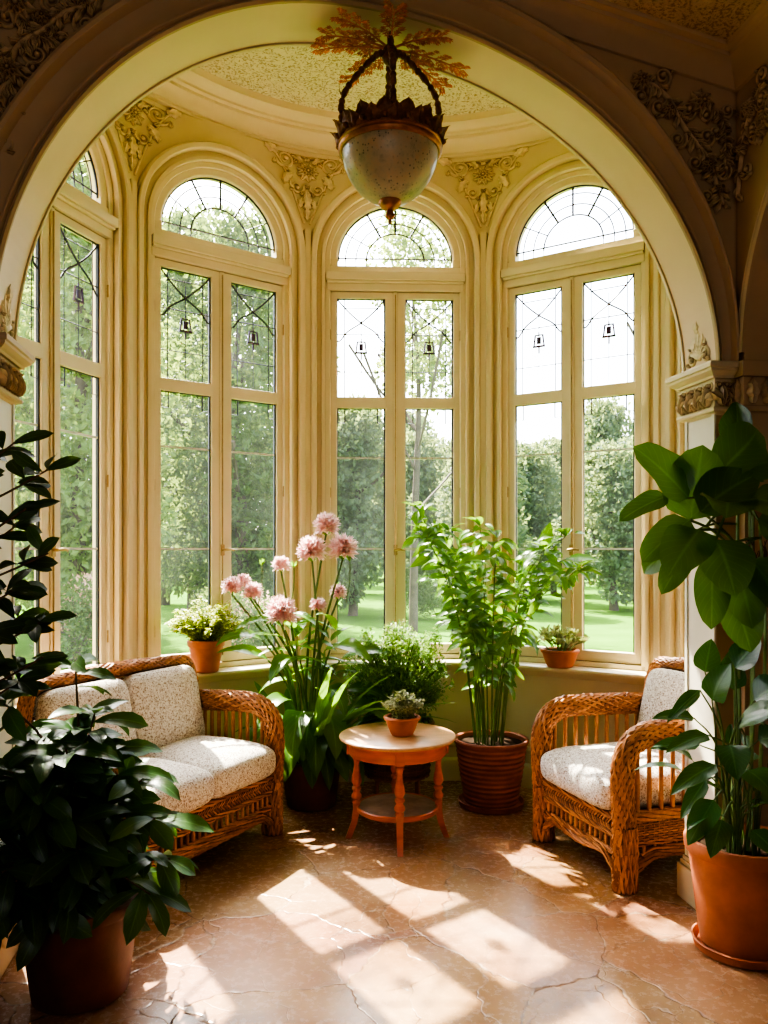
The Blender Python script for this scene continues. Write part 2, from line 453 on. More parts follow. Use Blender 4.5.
# moulded architraves following each arch
apro=[(0,.03),(0,-.022),(.022,-.022),(.024,-.006),(.056,-.006),(.060,-.036),(.068,-.044),(.096,-.046),(.103,-.040),(.106,-.018),(.112,-.014),(.113,0.004)]
for k in range(NF[0],NF[1]+1):
    mb=MB(); path=[(k*UP+HF,SILL)]+[(k*UP+HF,SILL+(ZC-SILL)*i/6) for i in range(1,6)]
    path+=[(k*UP+HF*cos(PI*i/40),ZC+HZ*sin(PI*i/40)) for i in range(41)]
    path+=[(k*UP-HF,SILL+(ZC-SILL)*i/6) for i in range(5,-1,-1)]
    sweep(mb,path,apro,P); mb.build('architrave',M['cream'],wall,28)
# slender pilaster between windows
for k in range(NF[0],NF[1]+2):
    mb=MB(); uc=(k-.5)*UP
    if k==NF[0] : uc=NF[0]*UP-HF-.19
    if k==NF[1]+1: continue
    prof=[(-.026,.0),(-.026,-.026),(-.020,-.032),(.020,-.032),(.026,-.026),(.026,0)]
    zz=[SILL,1.6,2.4,3.1,3.8]
    for z0,z1 in zip(zz,zz[1:]):
        for (a,d),(b,e) in zip(prof,prof[1:]):
            mb.add([P(uc+a,z0,d),P(uc+b,z0,e),P(uc+b,z1,e),P(uc+a,z1,d)],[(0,1,2,3)])
    mb.build('pilaster',M['cream'],wall,28)

# --- plaster relief kit -------------------------------------------------------
class Rel(MB):
    def __init__(s,mp): super().__init__(); s.mp=mp
    def vine(s,pts,r,h=None):
        N=len(pts); vs=[];fs=[]
        for i,(x,y) in enumerate(pts):
            a=pts[max(0,i-1)];b=pts[min(N-1,i+1)]; dx,dy=b[0]-a[0],b[1]-a[1]; l=math.hypot(dx,dy) or 1
            nx,ny=-dy/l,dx/l; rr=r[i] if isinstance(r,list) else r
            for q in range(5):
                th=PI*q/4; vs.append(s.mp(x+nx*rr*cos(th),y+ny*rr*cos(th),(h or 1.2)*rr*sin(th)))
        for i in range(N-1):
            for q in range(4): fs.append((i*5+q,i*5+q+1,(i+1)*5+q+1,(i+1)*5+q))
        s.add(vs,fs)
    def leaf(s,x,y,a,L,W,h=.016,curl=0,lobes=3):
        n=8; vs=[];fs=[]; px,py=x,y
        for i in range(n+1):
            t=i/n; an=a+curl*t
            w=W*.5*math.sin(PI*min(1,t*.92+.08))**.8*(1+.30*sin(t*lobes*TAU)) if i<n else .001
            nx,ny=-sin(an),cos(an)
            for q,hh in ((-1,0),(-.6,.9),(0,.55),(.6,.9),(1,0)):
                vs.append(s.mp(px+nx*w*q,py+ny*w*q,h*hh*(.5+.9*sin(PI*min(1,t+.1)))))
            px+=cos(an)*L/n; py+=sin(an)*L/n
        for i in range(n):
            for q in range(4): fs.append((i*5+q,i*5+q+1,(i+1)*5+q+1,(i+1)*5+q))
        s.add(vs,fs)
    def knob(s,x,y,r,h=None):
        h=h or r
        s.grid(lambda a,b: s.mp(x+r*cos(TAU*a)*cos(PI/2*b),y+r*sin(TAU*a)*cos(PI/2*b),h*sin(PI/2*b)),10,4,True)
    def rosette(s,x,y,r,n=8,a0=0):
        for k in range(n): s.leaf(x,y,a0+TAU*k/n,r,r*.75,.018+r*.1,0,1)
        for k in range(n): s.leaf(x,y,a0+TAU*(k+.5)/n,r*.62,r*.5,.028+r*.12,0,1)
        s.knob(x,y,r*.24,.036+r*.12)
    def scroll(s,x,y,r,a0,turns,dr,w=.011,leaves=4):
        n=int(22*turns); pts=[];rs=[]
        for i in range(n+1):
            t=i/n; rr=r*(1-.86*t); an=a0+dr*TAU*turns*t
            pts.append((x+rr*cos(an),y+rr*sin(an))); rs.append(w*(1-.45*t))
        s.vine(pts,rs,1.5); s.knob(pts[-1][0],pts[-1][1],w*1.5,.022)
        for q in range(leaves):
            i=int(n*q/(leaves+1)*.7); px,py=pts[i]; an=a0+dr*TAU*turns*(i/n)
            s.leaf(px,py,an+dr*.7,r*.62,r*.36,.018,dr*1.0,2)
for k in range(NF[0],NF[1]):
    uc=(k+.5)*UP; zc=4.20
    rel=Rel(lambda x,y,h,uc=uc,zc=zc: P(uc+x*1.36,zc+.02+y*1.06,-.004-h))
    rel.rosette(0,-.02,.062,9)
    for s in (-1,1):
        rel.scroll(s*.125,.035,.058,PI/2-s*1.9,1.5,-s,.0085,4)
        rel.scroll(s*.055,-.125,.042,PI/2+s*1.2,1.3,s,.0075,3)
        rel.leaf(s*.165,.065,PI/2-s*1.35,.085,.055,.016,s*.6)
        rel.leaf(s*.03,.035,PI/2-s*.7,.09,.05,.018,-s*.6)
        rel.leaf(s*.08,-.045,-PI/2+s*.9,.10,.05,.018,-s*.9)
        rel.leaf(s*.015,-.19,-PI/2+s*.6,.075,.04,.016,-s*.6)
        rel.vine([(s*(.215-.20*t),.105-.46*t+.07*sin(PI*t)) for t in [i/16 for i in range(17)]],.006)
    rel.leaf(0,-.15,-PI/2,.13,.06,.020); rel.leaf(0,-.24,-PI/2,.10,.035,.016); rel.leaf(0,.05,PI/2,.06,.05,.016)
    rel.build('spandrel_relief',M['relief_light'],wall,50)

# sill board and base mouldings round the bay
def ring(name,prof,mat,par=None,zb=0,n=150,kind=None):
    mb=MB(); m=len(prof); vs=[];fs=[]
    us=[UMIN+(UMAX-UMIN)*i/n for i in range(n+1)]
    for u in us:
        for d,z in prof: vs.append(P(u,z+zb,d))
    for i in range(n):
        for q in range(m-1): fs.append((i*m+q,i*m+q+1,(i+1)*m+q+1,(i+1)*m+q))
    mb.add(vs,fs); return mb.build(name,mat,par,35,kind=kind)
ring('trim_1',[(.17,SILL),(-.105,SILL),(-.118,SILL-.006),(-.122,SILL-.018),(-.117,SILL-.030),(-.100,SILL-.034),(-.045,SILL-.040),(-.03,SILL-.065),(-.018,SILL-.08),(.02,SILL-.085)],M['cream_light'],None,kind='structure')
ring('baseboard_bay',[(.02,.27),(-.004,.268),(-.012,.255),(-.012,.24),(-.004,.228),(-.006,.16),(-.020,.150),(-.026,.135),(-.026,0)],M['dado'],None,kind='structure')
# cornice rings and ceiling
mb=MB()
PRO=[(2.16,4.285),(2.035,4.295),(2.005,4.297),(2.0,4.322),(1.975,4.324),(1.972,4.338),(1.955,4.340),(1.95,4.352),(1.93,4.375),(1.90,4.390),(1.872,4.395),(1.868,4.412),(1.838,4.414),(1.835,4.428),(1.815,4.446),(1.785,4.455),(1.762,4.452),(1.757,4.436),(1.735,4.436),(1.728,4.46),(1.722,4.472)]
aw=PI/2+PHI
mb.lathe(PRO,72,(O.x,O.y,0),aw-rad(92),aw+rad(100))
mb.build('trim_2',M['cream'],None,28,kind='structure')
mb=MB(); mb.grid(lambda a,b:V((O.x+1.74*b*cos(aw-rad(92)+rad(192)*a),O.y+1.74*b*sin(aw-rad(92)+rad(192)*a),4.472)),48,8)
mb.build('ceiling_bay',M['panel'],None,0,kind='structure')

# ------------------------------------------------------------------ windows
fl=lambda u,z,d: V((u,d,z))
def arcpath(r,zb,n=36):
    return [(r,zb)]+[(r*cos(PI*i/n),ZC+r*sin(PI*i/n)) for i in range(n+1)]+[(-r,zb)]
HW=.47
def make_window():
    w=empty('window_1',kind='structure')
    mb=MB(); sweep(mb,arcpath(HW-.034,SILL),[(.034,.015),(0,.015),(0,.03),(-.006,.036),(-.006,.11),(.034,.11)],fl)
    mb.box((-HW,.015,SILL),(HW,.13,SILL+.032))
    # transom with projecting ledge
    mb.box((-.455,.010,3.405),(.455,.11,3.47)); mb.box((-.462,-.028,3.47),(.462,.11,3.522)); mb.box((-.455,-.012,3.455),(.455,.1,3.472))
    mb.box((-.44,.022,3.52),(.44,.1,3.578))
    sweep(mb,[(.385*cos(PI*i/36),ZC+.385*sin(PI*i/36)) for i in range(37)],[(0,.10),(0,.045),(.012,.034),(.055,.030),(.055,.1)],fl)
    for s in (-1,1): mb.box((s*.412-.028,.032,3.57),(s*.412+.028,.1,ZC+.01))
    mb.build('window_frame',M['cream_light'],w,30,bevel=.003)
    # fanlight
    mb=MB(); n=36
    mb.add([V((0,.062,3.575))]+[V((.392*cos(PI*i/n),.062,ZC+.392*sin(PI*i/n))) for i in range(n+1)]+[V((-.392,.062,3.575)),V((.392,.062,3.575))],
           [(0,i+1,i+2) for i in range(n)]+[(0,n+1,n+2),(0,n+3,1)])
    fg=mb.build('fanlight_pane',M['glass'],w,0)
    mb=MB(); y=.056
    def arc(r,a0=0,a1=PI,n=28): return [V((r*cos(a0+(a1-a0)*i/n),y,ZC+r*sin(a0+(a1-a0)*i/n))) for i in range(n+1)]
    mb.tube(arc(.383),.007,5); mb.tube(arc(.335),.0042,5); mb.tube(arc(.265),.0042,5); mb.tube(arc(.195),.0055,5)
    for a in (30,60,90,120,150):
        r=rad(a); mb.tube([V((.195*cos(r),y,ZC+.195*sin(r))),V((.383*cos(r),y,ZC+.383*sin(r)))],.0075 if a in(60,90,120) else .0042,5)
    mb.tube([V((-.385,y,ZC+.02)),V((.385,y,ZC+.02))],.0055,5); mb.tube([V((-.385,y,3.58)),V((.385,y,3.58))],.004,5)
    for x in (-.335,-.265,-.195,.195,.265,.335): mb.tube([V((x,y,3.58)),V((x,y,ZC))],.003,5)
    mb.build('leading',M['lead'],fg,60)
    # two casements
    for s in (-1,1):
        mb=MB(); X=lambda a:s*a
        def bx(a,b,z0,z1,d0,d1): mb.box((min(X(a),X(b)),d0,z0),(max(X(a),X(b)),d1,z1))
        bx(.008,.068,.874,3.403,.036,.085); bx(.390,.434,.874,3.403,.036,.085)
        bx(.06,.40,.874,.945,.036,.085); bx(.06,.40,3.355,3.403,.036,.085); bx(.06,.40,2.59,2.668,.034,.085)
        sash=mb.build('casement',M['cream_light'],w,0,bevel=.005)
        mb=MB(); mb.add([V((X(.066),.064,2.665)),V((X(.392),.064,2.665)),V((X(.392),.064,3.358)),V((X(.066),.064,3.358))],[(0,1,2,3)])
        pu=mb.build('upper_pane',M['glass'],sash,0)
        mb=MB(); mb.add([V((X(.066),.064,.942)),V((X(.392),.064,.942)),V((X(.392),.064,2.592)),V((X(.066),.064,2.592))],[(0,1,2,3)])
        pl=mb.build('lower_pane',M['glass'],sash,0)
        x0,x1=min(X(.068),X(.390)),max(X(.068),X(.390)); wd=x1-x0; z1=3.355; h=3.355-2.668; y=.057
        q=lambda a,b:V((x0+a*wd,y,z1-b*h))
        mb=MB()
        for a in (.15,.85): mb.tube([q(a,0),q(a,1)],.0034,4)
        mb.tube([q(.5,.13),q(.5,.43)],.003,4); mb.tube([q(.5,.55),q(.5,.97)],.0026,4)
        mb.tube([q(.15,.09),q(.85,.09)],.0034,4); mb.tube([q(0,.36),q(1,.36)],.0038,4); mb.tube([q(0,.74),q(1,.74)],.0032,4)
        for m_ in (0,1):
            f=(lambda a:1-a) if m_ else (lambda a:a)
            mb.tube(spline([q(f(.0),.0),q(f(.22),.12),q(f(.5),.24),q(f(.78),.33),q(f(.93),.42),q(f(1.0),.43)],5),.0055,5)
        mb.tube([q(0,0),q(1,0),q(1,1),q(0,1)],.0045,4,True)
        mb.build('leading',M['lead'],pu,60)
        mb=MB(); c=q(.5,.49)
        mb.tube([c+V((a*1.15,0,b*1.15)) for a,b in ((-.022,.034),(.022,.034),(.030,-.030),(-.030,-.030))],.008,5,True)
        mb.box((c.x-.014,y-.004,c.z-.022),(c.x+.014,y+.004,c.z+.026)); mb.tube([c+V((-.042,0,-.038)),c+V((.042,0,-.038))],.0075,5)
        mb.tube([c+V((0,0,-.03)),c+V((0,0,-.085))],.006,5); mb.tube([c+V((0,0,.03)),c+V((0,0,.06))],.005,5)
        mb.build('bell_motif',M['motif'],pu,60)
        mb=MB()
        for z in (2.244,1.607): mb.box((x0,.052,z-.006),(x1,.062,z+.006))
        mb.build('glazing_bar',M['whitebar'],pl,0)
        mb=MB()
        xe=x1 # dark strip stands for the shadow gap down the right of each pane
        for (za,zb) in ((.945,2.59),(2.668,3.355)):
            mb.box((xe-.010,.050,za),(xe,.066,zb)); mb.box((x0,.054,zb-.005),(x1,.066,zb)); mb.box((x0,.056,za),(x0+.004,.066,zb))
        for a in (.0,1.0):
            sgn=1 if a==0 else -1
            p=[V((x0+a*wd+sgn*.005,.056,2.588)),V((x0+a*wd+sgn*.052,.056,2.588)),V((x0+a*wd+sgn*.052,.056,2.488)),V((x0+a*wd+sgn*.005,.056,2.488))]
            mb.tube(p,.0048,4,True)
        mb.build('seal_and_shade_gap',M['gasket_shade'],sash,0)
        mb=MB()
        for z in (1.1,2.0,3.1): mb.tube([V((X(.437),.026,z-.035)),V((X(.437),.026,z+.035))],.006,6)
        mb.build('hinge',M['brass'],sash,60)
    mb=MB(); mb.box((-.013,.024,.88),(.013,.05,3.40)); mb.build('meeting_strip',M['cream_light'],w,0,bevel=.004)
    mb=MB(); mb.tube([V((.0,.024,1.60)),V((0,-.012,1.60))],.009,8); mb.tube(spline([V((-.012,-.014,1.60)),V((.03,-.018,1.604)),V((.062,-.014,1.598))],4),[.008,.009,.009,.009,.008,.007,.006,.006,.008],8)
    mb.box((-.012,.018,1.565),(.012,.026,1.635)); mb.tube([V((0,.02,.92)),V((0,.02,3.38))],.0035,6)
    mb.build('window_handle',M['brass'],w,50)
    return w
W0=make_window()
for i,k in enumerate(range(NF[0],NF[1]+1)):
    w=W0 if i==0 else copy_tree(W0); al=rad(TH0+DT*k)
    w.name='window_%d'%(i+1); w.location=(O.x+AP*sin(al),O.y+AP*cos(al),0); w.rotation_euler=(0,0,-al); w.scale=(HF/HW,1,1)

# ------------------------------------------------------------------ arch wall (front)
mb=MB(); ZTOP=4.75
cs=sorted(set([round(p[0],5) for p in archpath(72)]+[-3.4,-2.6,-2.0,-1.7,1.6,2.0,3.2]))
for c0,c1 in zip(cs,cs[1:]):
    m=(c0+c1)/2; op=CL<m<CR
    z0=archz(c0) if op else -.02; z1=archz(c1) if op else -.02
    for d in (0,-TK): mb.add([A(c0,z0,d),A(c1,z1,d),A(c1,ZTOP,d),A(c0,ZTOP,d)],[(0,1,2,3)])
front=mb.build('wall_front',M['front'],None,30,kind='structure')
mb=MB()
for p,q in zip(archpath(96),archpath(96)[1:]):
    mb.add([A(p[0],p[1],0),A(q[0],q[1],0),A(q[0],q[1],-TK),A(p[0],p[1],-TK)],[(0,1,2,3)])
mb.build('arch_soffit',M['soffit'],front,30)
mb=MB()
for c,s in ((CR,1),(CL,-1)):
    for (da,db) in ((0,-TK),):
        mb.add([A(c,-.01,da),A(c,-.01,db),A(c,ZS,db),A(c,ZS,da)],[(0,1,2,3)])
    # raised border down the reveal
    for d0,d1 in ((-.004,-.024),(-TK+.024,-TK+.004)):
        mb.box((c-.006 if s>0 else c-.002,d1,.2),(c+.002 if s>0 else c+.006,d0,2.2),lambda a,b,z:A(a,z,b))
mb.build('arch_reveal',M['pillar'],front,0)
# archivolt mouldings
apf=[(0,.0),(0,-.012),(.010,-.022),(.018,-.012),(.022,-.012),(.030,-.024),(.038,-.024),(.046,-.010),(.06,-.004),(.10,-.006),(.132,-.014),(.140,-.030),(.150,-.044),(.165,-.048),(.178,-.040),(.186,-.022),(.190,-.004),(.192,.002)]
mb=MB(); path=archpath(96)
def Afr(u,z,d): return A(min(u,CC+.02),z,-TK+d)
vs=[];fs=[];m=len(apf)
for th in range(97):
    t=PI*th/96
    for o,d in apf:
        w=((CR-CA) if t<PI/2 else (CA-CL))
        # narrow the band where it dies into the right corner
        k=1.0 if t>.9 else (.42+.58*(t/.9)**.8)
        vs.append(A(CA+(w+o*k)*cos(t),ZS+(ZA-ZS+o*k)*sin(t),-TK+d))
for i in range(96):
    for q in range(m-1): fs.append((i*m+q,i*m+q+1,(i+1)*m+q+1,(i+1)*m+q))
mb.add(vs,fs); mb.build('archivolt',M['front'],front,28)
# rear fillet of the arch towards the bay
mb=MB(); sweep(mb,archpath(96),[(0,-.004),(-.008,-.004),(-.010,.006),(-.006,.016),(.05,.018),(.06,.0)],A); mb.build('rear_fillet',M['cream'],front,30)
# capitals
def capital(c,s,name='capital'):
    root=empty(name); root.parent=front
    # outline of the pillar in plan: reveal then front face; s=+1 right pillar
    wfr=.095 if s>0 else .40
    def path(off): # plan polyline (c,d) offset outwards of the pillar
        return [(c+s*.12,0+off),(c-s*off,0+off),(c-s*off,-TK-off),(c+s*wfr,-TK-off)]
    def band(mb,prof):
        for (o0,z0),(o1,z1) in zip(prof,prof[1:]):
            p0,p1=path(o0),path(o1)
            for i in range(3):
                mb.add([A(*(p0[i][0],z0,p0[i][1])),A(p0[i+1][0],z0,p0[i+1][1]),A(p1[i+1][0],z1,p1[i+1][1]),A(p1[i][0],z1,p1[i][1])],[(0,1,2,3)])
    mb=MB(); band(mb,[(0,2.40),(.062,2.40),(.066,2.392),(.066,2.376),(.058,2.372),(.056,2.362),(.044,2.352),(.034,2.345),(.030,2.335),(.018,2.335)])
    band(mb,[(.018,2.336),(.020,2.21)])
    band(mb,[(.0,2.215),(.026,2.212),(.030,2.203),(.026,2.194),(.010,2.19),(0,2.18)])
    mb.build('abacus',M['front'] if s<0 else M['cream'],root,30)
    for face in range(2):
        if face==0:
            L0=TK+.02; mp=lambda x,y,h:A(c-s*(.020+h),2.275+y,-TK/2+x)
        else:
            L0=wfr; mp=lambda x,y,h:A(c+s*(wfr/2-.01)+x,2.275+y,-TK-.020-h)
        rel=Rel(mp); n=max(2,int(round(L0/.062)))
        for i in range(n):
            x=(-.5+(i+.5)/n)*L0
            for sg in (-1,1):
                rel.leaf(x,-.055,PI/2-sg*.35,.085,.035,.022,-sg*1.1,2)
                rel.scroll(x+sg*.014,.032,.016,-PI/2,1.2,sg,.005,0)
            rel.leaf(x,-.058,PI/2,.10,.030,.026,0,3)
            rel.leaf(x+.5*L0/n,-.058,PI/2,.06,.024,.018,0,2) if i<n-1 else None
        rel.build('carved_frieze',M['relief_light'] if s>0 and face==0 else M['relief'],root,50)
    return root
capital(CR,1); capital(CL,-1)
# anthemion on the soffit just above the right and left capitals
for c,s in ((CR,1),(CL,-1)):
    rel=Rel(lambda x,y,h,c=c,s=s: A(c-s*(.0+h+.03*max(0,y)*0)-s*(.002+ (0 if y<0 else (y*y)*.42)),2.43+y,-TK/2+x))
    for a in (-1.15,-.75,-.38,0,.38,.75,1.15): rel.leaf(0,.03,PI/2+a,.15-.05*abs(a),.05,.010,-a*.5,2)
    for sg in (-1,1): rel.scroll(sg*.05,.03,.036,PI/2,1.4,-sg,.008,2)
    rel.leaf(0,.13,PI/2,.075,.05,.012); rel.knob(0,.03,.02,.012)
    rel.build('palmette',M['relief_light'],front,50)
# plinths
mb=MB()
for c,s,wf in ((CR,1,.095),(CL,-1,.5)):
    for o,z0,z1 in ((.028,0,.155),(.018,.155,.175),(.010,.175,.195)):
        a,b=sorted((c-s*o,c+s*wf)); mb.box((a,-TK-o,z0),(b,.0+o,z1),lambda x,y,z:A(x,z,y))
mb.build('plinth',M['cream'],front,0,bevel=.004)
# carved garlands on the front spandrels
def onA(px,py):
    kx=(px-384)/F
    c=(kx*(A0.y-AT.y*TK)-(A0.x-AT.x*TK))/(AA.x-kx*AA.y)
    q=A(c,0,-TK); return c,CAMZ+(HOR-py)*q.y/F
def garland(mp,pts,ros,seed,wr=.010,lf=.06,part='carved_garland',par=None,mat=None):
    r=random.Random(seed); rel=Rel(mp)
    sp=[(p.x,p.y) for p in spline([V((a,b,0)) for a,b in pts],8)]
    rel.vine(sp,wr,1.5)
    for i in range(2,len(sp)-1):
        a=math.atan2(sp[i+1][1]-sp[i-1][1],sp[i+1][0]-sp[i-1][0])
        for s in (-1,1):
            if r.random()<.42: rel.leaf(sp[i][0],sp[i][1],a+s*r.uniform(.5,1.3),lf*r.uniform(.7,1.2),lf*.5,.014,s*r.uniform(-.8,.8),2)
    for i in range(4,len(sp)-2,6):
        a=math.atan2(sp[i+1][1]-sp[i-1][1],sp[i+1][0]-sp[i-1][0]); s=1 if (i//6)%2 else -1
        rr=lf*.75; x=sp[i][0]-sin(a)*s*rr*1.3; y=sp[i][1]+cos(a)*s*rr*1.3
        rel.scroll(x,y,rr,a-s*PI/2,1.6,s,.008,2)
    for x,y,q in ros: rel.rosette(x,y,q,8,r.random())
    return rel.build(part,mat or M['relief'],par,50)
mpA=lambda x,y,h:A(x,y,-TK-.002-h)
g=[onA(*p) for p in ((634,82),(652,86),(668,100),(680,122),(694,142),(706,158),(714,180),(722,206))]
garland(mpA,g,[(*onA(700,104),.062),(*onA(640,82),.045),(*onA(668,112),.034),(*onA(706,168),.036),(*onA(718,190),.026)],3,.011,.058,par=front)
g=[onA(*p) for p in ((700,104),(716,112),(724,132),(724,158),(726,180))]
garland(mpA,g,[],5,.007,.042,par=front)
g=[onA(*p) for p in ((104,-6),(84,8),(62,16),(44,32),(28,40),(14,56),(16,76),(2,92),(-6,118),(-14,140))]
garland(mpA,g,[(*onA(10,72),.06),(*onA(18,8),.075),(*onA(84,2),.04),(*onA(44,20),.035)],8,.013,.062,par=front)
g=[onA(*p) for p in ((18,8),(24,22),(34,34),(48,40),(58,34))]
garland(mpA,g,[],9,.009,.055,par=front)

# ------------------------------------------------------------------ right wall with its own arch, other walls, vaulted ceiling
KW,KS,KH,ZW=.06,2.44,1.15,4.8
mb=MB(); kc=KW+1.3
ks=[0,KW]+[kc-1.3*cos(PI*i/48) for i in range(1,48)]+[kc+1.3,6.2]
def kz(k): 
    x=(k-kc)/1.3; return KS+KH*math.sqrt(max(0,1-x*x))
for a,b in zip(ks,ks[1:]):
    m=(a+b)/2; op=KW<m<kc+1.3
    za,zb=(kz(a),kz(b)) if op else (-.02,-.02)
    mb.add([B(a,za),B(b,zb),B(b,ZW),B(a,ZW)],[(0,1,2,3)])
    if op: mb.add([B(a,za),B(b,zb),B(b,zb,.25),B(a,za,.25)],[(0,1,2,3)])
for k in (KW,kc+1.3): mb.add([B(k,-.02),B(k,-.02,.25),B(k,KS,.25),B(k,KS)],[(0,1,2,3)])
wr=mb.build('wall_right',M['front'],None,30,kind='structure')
mb=MB(); vs=[];fs=[]
pr=[(0,0),(0,-.012),(.010,-.020),(.018,-.010),(.026,-.020),(.034,-.008),(.04,0)]
for i in range(65):
    t=PI*i/64
    for o,d in pr: vs.append(B(kc-(1.3+o)*cos(t),KS+(KH+o)*sin(t),d))
for i in range(64):
    for q in range(6): fs.append((i*7+q,i*7+q+1,(i+1)*7+q+1,(i+1)*7+q))
mb.add(vs,fs); mb.build('archivolt',M['front'],wr,28)
def onB(px,py):
    kx=(px-384)/F; o=B(0,0); d=B(1,0)-o
    k=(kx*o.y-o.x)/(d.x-kx*d.y); q=B(k,0); return k,CAMZ+(HOR-py)*q.y/F
mpB=lambda x,y,h:B(x,y,-.002-h)
g=[onB(*p) for p in ((768,82),(760,92),(752,112),(746,136),(742,165),(739,198))]
garland(mpB,g,[(*onB(752,108),.045),(*onB(744,150),.03),(*onB(764,130),.03)],12,.010,.05,par=wr)
g=[onB(*p) for p in ((790,70),(778,84),(770,100),(764,122),(760,140))]
garland(mpB,g,[],13,.008,.05,par=wr)
# capital carried round onto the right wall
mb=MB()
for o,z0,z1 in ((.030,2.335,2.40),(.018,2.21,2.335),(.026,2.19,2.21)):
    mb.box((-.02,-o,z0),(KW+.0,0,z1),lambda k,e,z:B(k,z,e)); mb.box((KW-o*.0-.002,-o,z0),(KW+o,.25,z1),lambda k,e,z:B(k,z,e))
rel=Rel(lambda x,y,h:B(KW+.018+h,2.275+y,.12+x))
mb.build('impost_block',M['front'],wr,0,bevel=.003)
for i in range(4):
    x=(-.5+(i+.5)/4)*.26; rel.leaf(x,-.055,PI/2,.11,.05,.022,0,3)
rel2=Rel(lambda x,y,h:B(KW/2+x,2.275+y,-.018-h))
for x in (-.02,.015): rel2.leaf(x,-.055,PI/2,.11,.03,.02,0,3)
rel.v and rel.build('carved_frieze',M['relief'],wr,50); rel2.build('carved_frieze',M['relief'],wr,50)
# vaulted room ceiling: lower at the right, rising to the left
def cz(c):
    x=CC-c
    return 3.69+ (.205*x if x<1.3 else .2665+.205*.7*(1-math.exp(-(x-1.3)/.7)))
mb=MB(); cg=[-3.6+i*.2 for i in range(26)]+[CC+.02]
mb.grid(lambda a,b:(lambda c,k:A(c,cz(c),-TK+.02-k))(CC+.02-(CC+3.6)*a,6.2*b),30,4)
mb.build('ceiling_room',M['ceil'],None,60,kind='structure')
# crown moulding along arch wall and right wall
mb=MB(); pr=[(.0,-.115),(.012,-.112),(.018,-.098),(.030,-.085),(.040,-.060),(.062,-.040),(.085,-.032),(.090,-.018),(.115,-.014),(.120,0.0),(.14,.01)]
n=24; vs=[];fs=[]
for i in range(n+1):
    c=CC-(CC+3.4)*i/n
    for o,z in pr: vs.append(A(c,cz(c)+z,-TK-o))
for i in range(n):
    for q in range(len(pr)-1): fs.append((i*11+q,i*11+q+1,(i+1)*11+q+1,(i+1)*11+q))
mb.add(vs,fs)
vs=[];fs=[]
for i in range(9):
    k=5.5*i/8
    for o,z in pr: vs.append(B(k,cz(CC-o)+z,-o))
for i in range(8):
    for q in range(len(pr)-1): fs.append((i*11+q,i*11+q+1,(i+1)*11+q+1,(i+1)*11+q))
mb.add(vs,fs); mb.build('trim_3',M['front'],None,30,kind='structure')
mb=MB()   # enclosing walls out of view
mb.add([A(-3.3,-.02,.2),A(-3.3,-.02,-5.9),A(-3.3,4.8,-5.9),A(-3.3,4.8,.2)],[(0,1,2,3)]); mb.build('wall_left',M['front'],None,0,kind='structure')
mb=MB(); mb.add([V((-4.4,-2.1,-.02)),V((4.7,-2.1,-.02)),V((4.7,-2.1,4.8)),V((-4.4,-2.1,4.8))],[(0,1,2,3)]); mb.build('wall_rear',M['front'],None,0,kind='structure')
mb=MB(); mb.add([V((3.3,-2.2,-.02)),V((3.3,5,-.02)),V((3.3,5,4.8)),V((3.3,-2.2,4.8))],[(0,1,2,3)])
mb.add([V((1.4,-2.2,3.75)),V((3.4,-2.2,3.75)),V((3.4,5,3.75)),V((1.9,5,3.75))],[(0,1,2,3)])
mb.build('wall_side_room',M['front'],None,0,kind='structure')

exec_parts=[]
# ------------------------------------------------------------------ leaves & plants
def wlance(t): return math.sin(PI*min(1,max(0,t))**.8)**.9
def wovate(t): return math.sin(PI*t**.62)**.75 if 0<t<1 else 0
def wround(t): return math.sin(PI*t**.75)**.55 if 0<t<1 else 0
def wstrap(t): return min(1,(t*5)**.7)*(1-t**4)**.8 if t<1 else 0
def wobov(t): return math.sin(PI*t**1.25)**.8 if 0<t<1 else 0
def leaf(mb,p,d,up,L,W,droop=.6,fold=.25,n=6,shape=wlance,twist=0,wav=0,ph=0):
    p=V(p); d=V(d).normalized(); up=V(up); side=d.cross(up)
    if side.length<1e-4: side=d.cross(V((1,.3,0)))
    side.normalize(); up=side.cross(d).normalized()
    vs=[];uv=[];fs=[]; step=L/n
    for i in range(n+1):
        t=i/n; w=W*.5*max(shape(t),.02 if i<n else .0)
        e=wav*w*sin(ph+t*9)
        sd=side*(w*cos(fold)); u_=up*(w*sin(fold))
        vs += [p-sd+u_+up*e, p-sd*.5+u_*.35+up*e*.3, p.copy(), p+sd*.5+u_*.35-up*e*.3, p+sd+u_-up*e]; uv += [(0,t),(.25,t),(.5,t),(.75,t),(1,t)]
        q=Quaternion(side,-droop/n); d=q@d; up=q@up
        if twist: q=Quaternion(d,twist/n); side=q@side; up=q@up
        p=p+d*step
    for i in range(n):
        for q in range(4): fs.append((i*5+q,i*5+q+1,(i+1)*5+q+1,(i+1)*5+q))
    mb.add(vs,fs,uv)
def leaf_s(mb,p,d,up,L,W,fold=.2):
    """small leaf: four points folded along the rib"""
    p=V(p); d=V(d).normalized(); s=d.cross(V(up))
    if s.length<1e-4: s=d.cross(V((1,.2,0)))
    s.normalize(); u=s.cross(d)
    m=p+d*(L*.5)-u*(L*.04); e=p+d*L-u*(L*.16)
    mb.add([p,m-s*W*.5+u*W*fold,e,m+s*W*.5+u*W*fold,m],[(0,4,1),(1,4,2),(0,3,4),(3,2,4)],[(.5,0),(0,.5),(.5,1),(1,.5),(.5,.5)])
def sph(r=rnd):
    z=r.uniform(-1,1); a=r.uniform(0,TAU); q=math.sqrt(1-z*z); return V((q*cos(a),q*sin(a),z))

